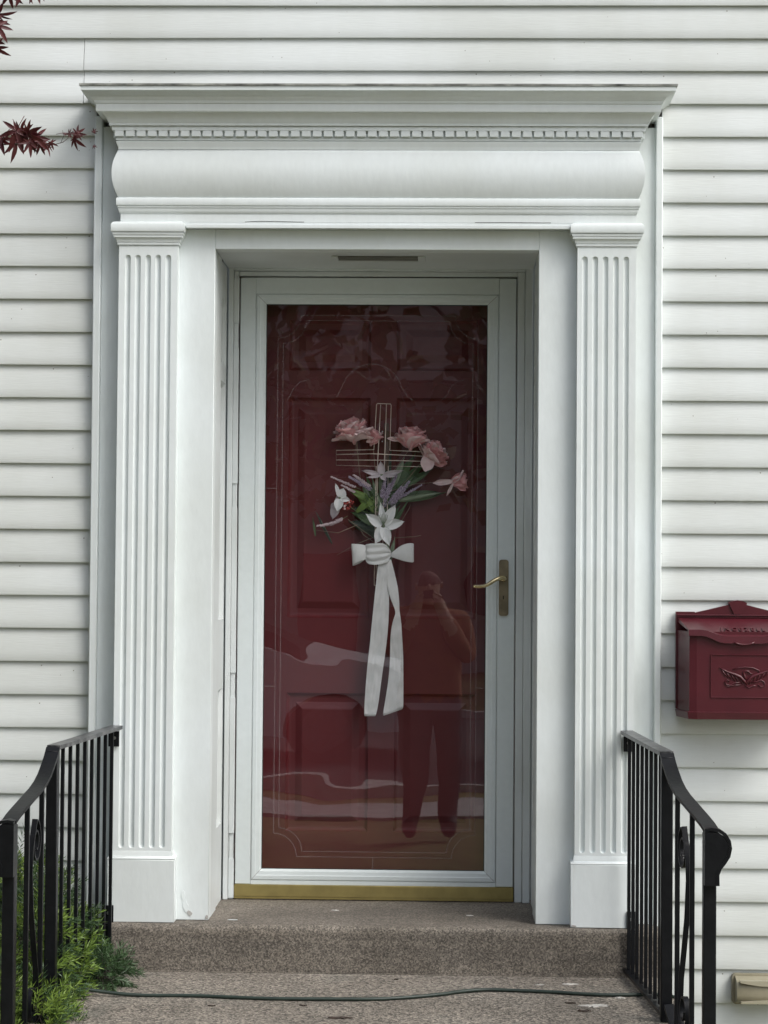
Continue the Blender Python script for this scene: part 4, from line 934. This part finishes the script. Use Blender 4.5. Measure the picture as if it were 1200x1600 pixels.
tk.build('trunk', M['bark'], mp_, smooth=True)
q = random.Random(9); lf = MB(); mats_ = []
for i in range(9000):
    v_ = Vector((q.gauss(0, 1), q.gauss(0, 1), q.gauss(0, 1))).normalized()*q.uniform(.3, 1)**.5
    lump = 1+.3*noise.noise(v_*2.5)
    p = Vector((-3.5+v_.x*2.1*lump, -2.5+v_.y*1.9*lump, 3.1+v_.z*1.5*lump))
    if p.x > -1.5-.24*max(0, p.y+6.2): continue
    a_ = Vector((q.gauss(0, 1), q.gauss(0, 1), q.gauss(0, .6))).normalized(); b_ = a_.cross(Vector((q.gauss(0, 1), q.gauss(0, 1), q.gauss(0, 1)))).normalized()
    k = len(lf.v); lf.v += [p-a_*.045, p-a_*.01+b_*.045, p+a_*.06, p-a_*.01-b_*.045]; lf.f.append((k, k+1, k+2, k+3))
lf.mi = [0]*len(lf.f)
me = bpy.data.meshes.new('crown'); me.from_pydata(lf.v, [], lf.f); me.materials.append(M['maple']); co = bpy.data.objects.new('crown', me); COL.objects.link(co); co.parent = mp_; co.location = -org(mp_); tag(co, kind='stuff')

# ------------------------------------------------------------------ street behind the camera (seen mirrored in the glass)
def car(x, y, label, m=None):
    c = thing('parked_car', (x, y, 0), label, 'car', 'cars parked along the street')
    def pf(pts, y0, y1, nm, mat, par=c): return MB().poly([(x+a, z) for a, z in pts], y+y0, y+y1).build(nm, mat, par)
    base = [(-2.2, .28), (-1.72, .28)]+[(-1.35+.37*math.cos(R(a)), .33+.37*math.sin(R(a))) for a in range(180, -1, -20)]+[(1.0, .26)]+[(1.35+.37*math.cos(R(a)), .33+.37*math.sin(R(a))) for a in range(180, -1, -20)]+[(2.22, .30), (2.28, .55), (2.2, .78), (1.9, .90), (1.1, 1.0), (-1.5, 1.04), (-2.15, .98), (-2.28, .7)]
    bd_ = pf(base, -.85, .85, 'car_body', m or M['car'])
    pf([(-1.95, 1.0), (-1.35, 1.36), (-1.0, 1.45), (.05, 1.46), (.45, 1.38), (1.15, .98)], -.70, .70, 'cabin_glass', M['glass_dark'])
    pf([(-1.30, 1.385), (-1.0, 1.462), (.05, 1.475), (.42, 1.40), (.36, 1.385), (.02, 1.445), (-.98, 1.44)], -.72, .72, 'roof', m or M['car'])
    for a in (-.45, .35, -1.25): pf([(a-.03, 1.0), (a+.03, 1.0), (a+.02, 1.44 if a > -1 else 1.35), (a-.03, 1.44 if a > -1 else 1.35)], -.715, .715, 'pillar', m or M['car'])
    for a in (-1.35, 1.35):
        for s_4 in (-1, 1):
            w = MB().tube([(x+a, y+s_4*.66, .33), (x+a, y+s_4*.86, .33)], .33, 24).build('wheel', M['tyre'], c, smooth=AUTO)
            MB().tube([(x+a, y+s_4*.80, .33), (x+a, y+s_4*.875, .33)], .20, 16).build('rim', M['rim'], w)
    for s_4 in (-1, 1): MB().box(x+2.2, x+2.275, y+s_4*.55-.16, y+s_4*.55+.16, .62, .74, .01).build('headlight', M['chip'], c)
    for s_4 in (-1, 1): MB().box(x-2.285, x-2.2, y+s_4*.6-.12, y+s_4*.6+.12, .7, .86, .01).build('tail_light', M['berry'], c)
    return c
car(-2.35, -12.2, 'silver sedan parked at the kerb, mirrored at the left of the glass')
car(3.1, -12.2, 'silver sedan parked at the kerb, mirrored at the right edge of the glass')
hs_ = thing('neighbour_house', (-2, -30, 0), 'grey clapboard house across the street, mirrored faintly in the glass', 'house')
MB().box(-9, 5, -36, -30, 0, 5.2).build('wall', M['house_b'], hs_)
MB().add([(-9.5, -29.5, 5.2), (5.5, -29.5, 5.2), (5.5, -36.5, 5.2), (-9.5, -36.5, 5.2), (-9.5, -33, 7.6), (5.5, -33, 7.6)], [(0, 1, 5, 4), (2, 3, 4, 5), (0, 4, 3), (1, 2, 5), (0, 3, 2, 1)]).build('roof', M['roof_b'], hs_)
for i, (x, z) in enumerate([(-7.5, 1.0), (-5, 1.0), (1.0, 1.0), (3.4, 1.0), (-7.5, 3.5), (-5, 3.5), (-2, 3.5), (1, 3.5), (3.4, 3.5)]):
    w = MB().box(x-.55, x+.55, -30, -29.93, z-.05, z+1.35).build('window', M['walk'], hs_); MB().box(x-.45, x+.45, -29.925, -29.90, z+.05, z+1.25).build('pane', M['glass_dark'], w)
MB().box(-2.5, -1.5, -30, -29.92, .1, 2.2).build('door', M['red_door'], hs_)
def tree(x, y, h, r, label, seed, nlf=3200):
    q = random.Random(seed); t = thing('street_tree', (x, y, 0), label, 'tree', 'trees across the street')
    tk = MB().tube([(x, y, 0), (x+.1, y, h*.25), (x-.05, y, h*.5), (x, y, h*.8)], [r*.09, r*.07, r*.05, .04], 10)
    for i in range(9):
        a = q.uniform(0, 6.28); z0 = h*q.uniform(.28, .6); tk.tube([(x, y, z0), (x+math.cos(a)*r*.4, y+math.sin(a)*r*.4, z0+h*.12), (x+math.cos(a)*r*.8, y+math.sin(a)*r*.8, z0+h*.2)], [r*.035, r*.02, .02], 6)
    tk.build('trunk', M['bark'], t, smooth=True)
    vs = []; fs = []
    cl = [(Vector((q.gauss(0, .45)*r, q.gauss(0, .45)*r, h*q.uniform(.3, .95))), r*q.uniform(.3, .55)) for _ in range(16)]
    for i in range(nlf):
        c, cr = q.choice(cl); v_ = Vector((q.gauss(0, 1), q.gauss(0, 1), q.gauss(0, 1))).normalized()*cr*q.uniform(.6, 1.05)
        p = Vector((x, y, 0))+c+v_; a = Vector((q.gauss(0, 1), q.gauss(0, 1), q.gauss(0, 1))).normalized()*.14; b_ = a.cross(Vector((q.gauss(0, 1), q.gauss(0, 1), q.gauss(0, 1)))).normalized()*.14
        k = len(vs); vs += [p-a, p+b_, p+a, p-b_]; fs.append((k, k+1, k+2, k+3))
    me = bpy.data.meshes.new('crown'); me.from_pydata(vs, [], fs); me.materials.append(M['tree_leaf']); o = bpy.data.objects.new('crown', me); COL.objects.link(o); o.parent = t; o.location = -org(t); tag(o, kind='stuff')
for i, (x, y, h, r, l) in enumerate([(-9.5, -24, 11, 3.6, 'tall leafy tree at the far left across the street'), (-3.6, -25, 12, 3.4, 'leafy tree in front of the left half of the grey house'), (1.6, -24, 10, 2.6, 'slender leafy tree before the right half of the grey house'),
                                  (6.2, -26, 12, 3.6, 'broad leafy tree right of the grey house'), (-16, -30, 13, 4.5, 'biggest leafy tree beyond the road at far left'), (12, -32, 13, 4.5, 'biggest leafy tree beyond the road at far right')]):
    tree(x, y, h, r, l, 70+i)

tree(-5.2, -6.2, 7.5, 2.7, 'dense shade tree standing in the front lawn left of the steps', 91, 14000)
tree(-8.5, -3.2, 7.5, 2.8, 'dense shade tree standing beside the house left of the maple', 92, 9000)
# the photographer, mirrored in the glass
pr = thing('person', (-.06, -6.62, 0), 'person in rust brown jacket, dark trousers and knit hat holding up a phone', 'person')
def skinned(verts, edges, rad, name, mats, matfn, parent, sub=2, root=0):
    me = bpy.data.meshes.new(name); me.from_pydata([Vector(v) for v in verts], edges, []); o = bpy.data.objects.new(name, me); COL.objects.link(o)
    o.modifiers.new('skin', 'SKIN'); sv = me.skin_vertices[0].data
    for i, r in enumerate(rad): sv[i].radius = r if isinstance(r, tuple) else (r, r); sv[i].use_root = (i == root)
    sb_ = o.modifiers.new('sub', 'SUBSURF'); sb_.levels = sub; sb_.render_levels = sub
    bpy.context.view_layer.update(); ev = bpy.data.meshes.new_from_object(o.evaluated_get(bpy.context.evaluated_depsgraph_get())); bpy.data.objects.remove(o)
    ev.materials.clear(); [ev.materials.append(m_) for m_ in mats]; ev.polygons.foreach_set('material_index', [matfn(p.center) for p in ev.polygons]); ev.polygons.foreach_set('use_smooth', [True]*len(ev.polygons))
    for v in ev.vertices: v.co = v.co+Vector((-.06, -6.62, 0))-org(parent)
    n = bpy.data.objects.new(name, ev); COL.objects.link(n); n.parent = parent; ORG[n.name] = org(parent); return n
V = [(0, 0, .95), (0, 0, 1.1), (0, 0, 1.28), (0, 0, 1.43), (0, .01, 1.52), (0, .03, 1.60), (0, .03, 1.70), (0, .03, 1.78)]
Ed = [(i, i+1) for i in range(7)]; Ra = [(.21, .15), (.21, .15), (.22, .15), (.19, .13), .07, (.08, .09), (.095, .105), (.075, .085)]
for s_5 in (-1, 1):
    k = len(V); V += [(s_5*.10, 0, .82), (s_5*.115+.01, .01, .48), (s_5*.13, -.02, .10), (s_5*.15, .13, .05)]; Ed += [(0, k), (k, k+1), (k+1, k+2), (k+2, k+3)]; Ra += [.125, .098, .072, .055]
    k = len(V); V += [(s_5*.20, 0, 1.42), (s_5*.25, .06, 1.20), (s_5*.14, .22, 1.40), (s_5*.075, .27, 1.55)]; Ed += [(3, k), (k, k+1), (k+1, k+2), (k+2, k+3)]; Ra += [.095, .075, .058, .030]
    for j in range(5):
        kk = len(V); fx = s_5*(.075-.012*j) if j < 4 else s_5*.09; V += [(fx, .285, 1.585+.006*j), (s_5*.035, .30, 1.595+.012*j)]; Ed += [(k+3, kk), (kk, kk+1)]; Ra += [.009, .008]
def pm(c):
    if c.z < .11: return 3
    if c.z < .93 and abs(c.y) < .2: return 1
    if c.z > 1.53 and abs(c.x) < .12 and c.y < .16: return 4 if c.z > 1.70 else 2
    if c.y > .25: return 2
    return 0
skinned(V, Ed, Ra, 'body', [M['jacket'], M['trouser'], M['skin'], M['shoe'], M['hat']], pm, pr)
MB().box(-.098, -.02, -6.327, -6.319, 1.585, 1.66, .001).build('phone', M['dark']) ; ph = bpy.data.objects['phone']; ph['label'] = 'black phone held up in the hands of the person'; ph['category'] = 'phone'
fc = MB()
ox, oy = -.06, -6.62
fc.tube([(ox, oy+.115, 1.70), (ox, oy+.135, 1.675), (ox, oy+.118, 1.665)], [.008, .014, .012], 8)
fc.build('nose', M['skin'], pr, smooth=True)
for s_6 in (-1, 1):
    MB().tube([(ox+s_6*.03, oy+.11, 1.70), (ox+s_6*.03, oy+.122, 1.70)], .010, 8).build('eye', M['dark'], pr); MB().tube([(ox+s_6*.083, oy+.02, 1.69), (ox+s_6*.10, oy+.02, 1.69)], .026, 8).build('ear', M['skin'], pr)
MB().box(ox-.022, ox+.022, oy+.108, oy+.118, 1.638, 1.645, .002).build('mouth', M['berry'], pr)
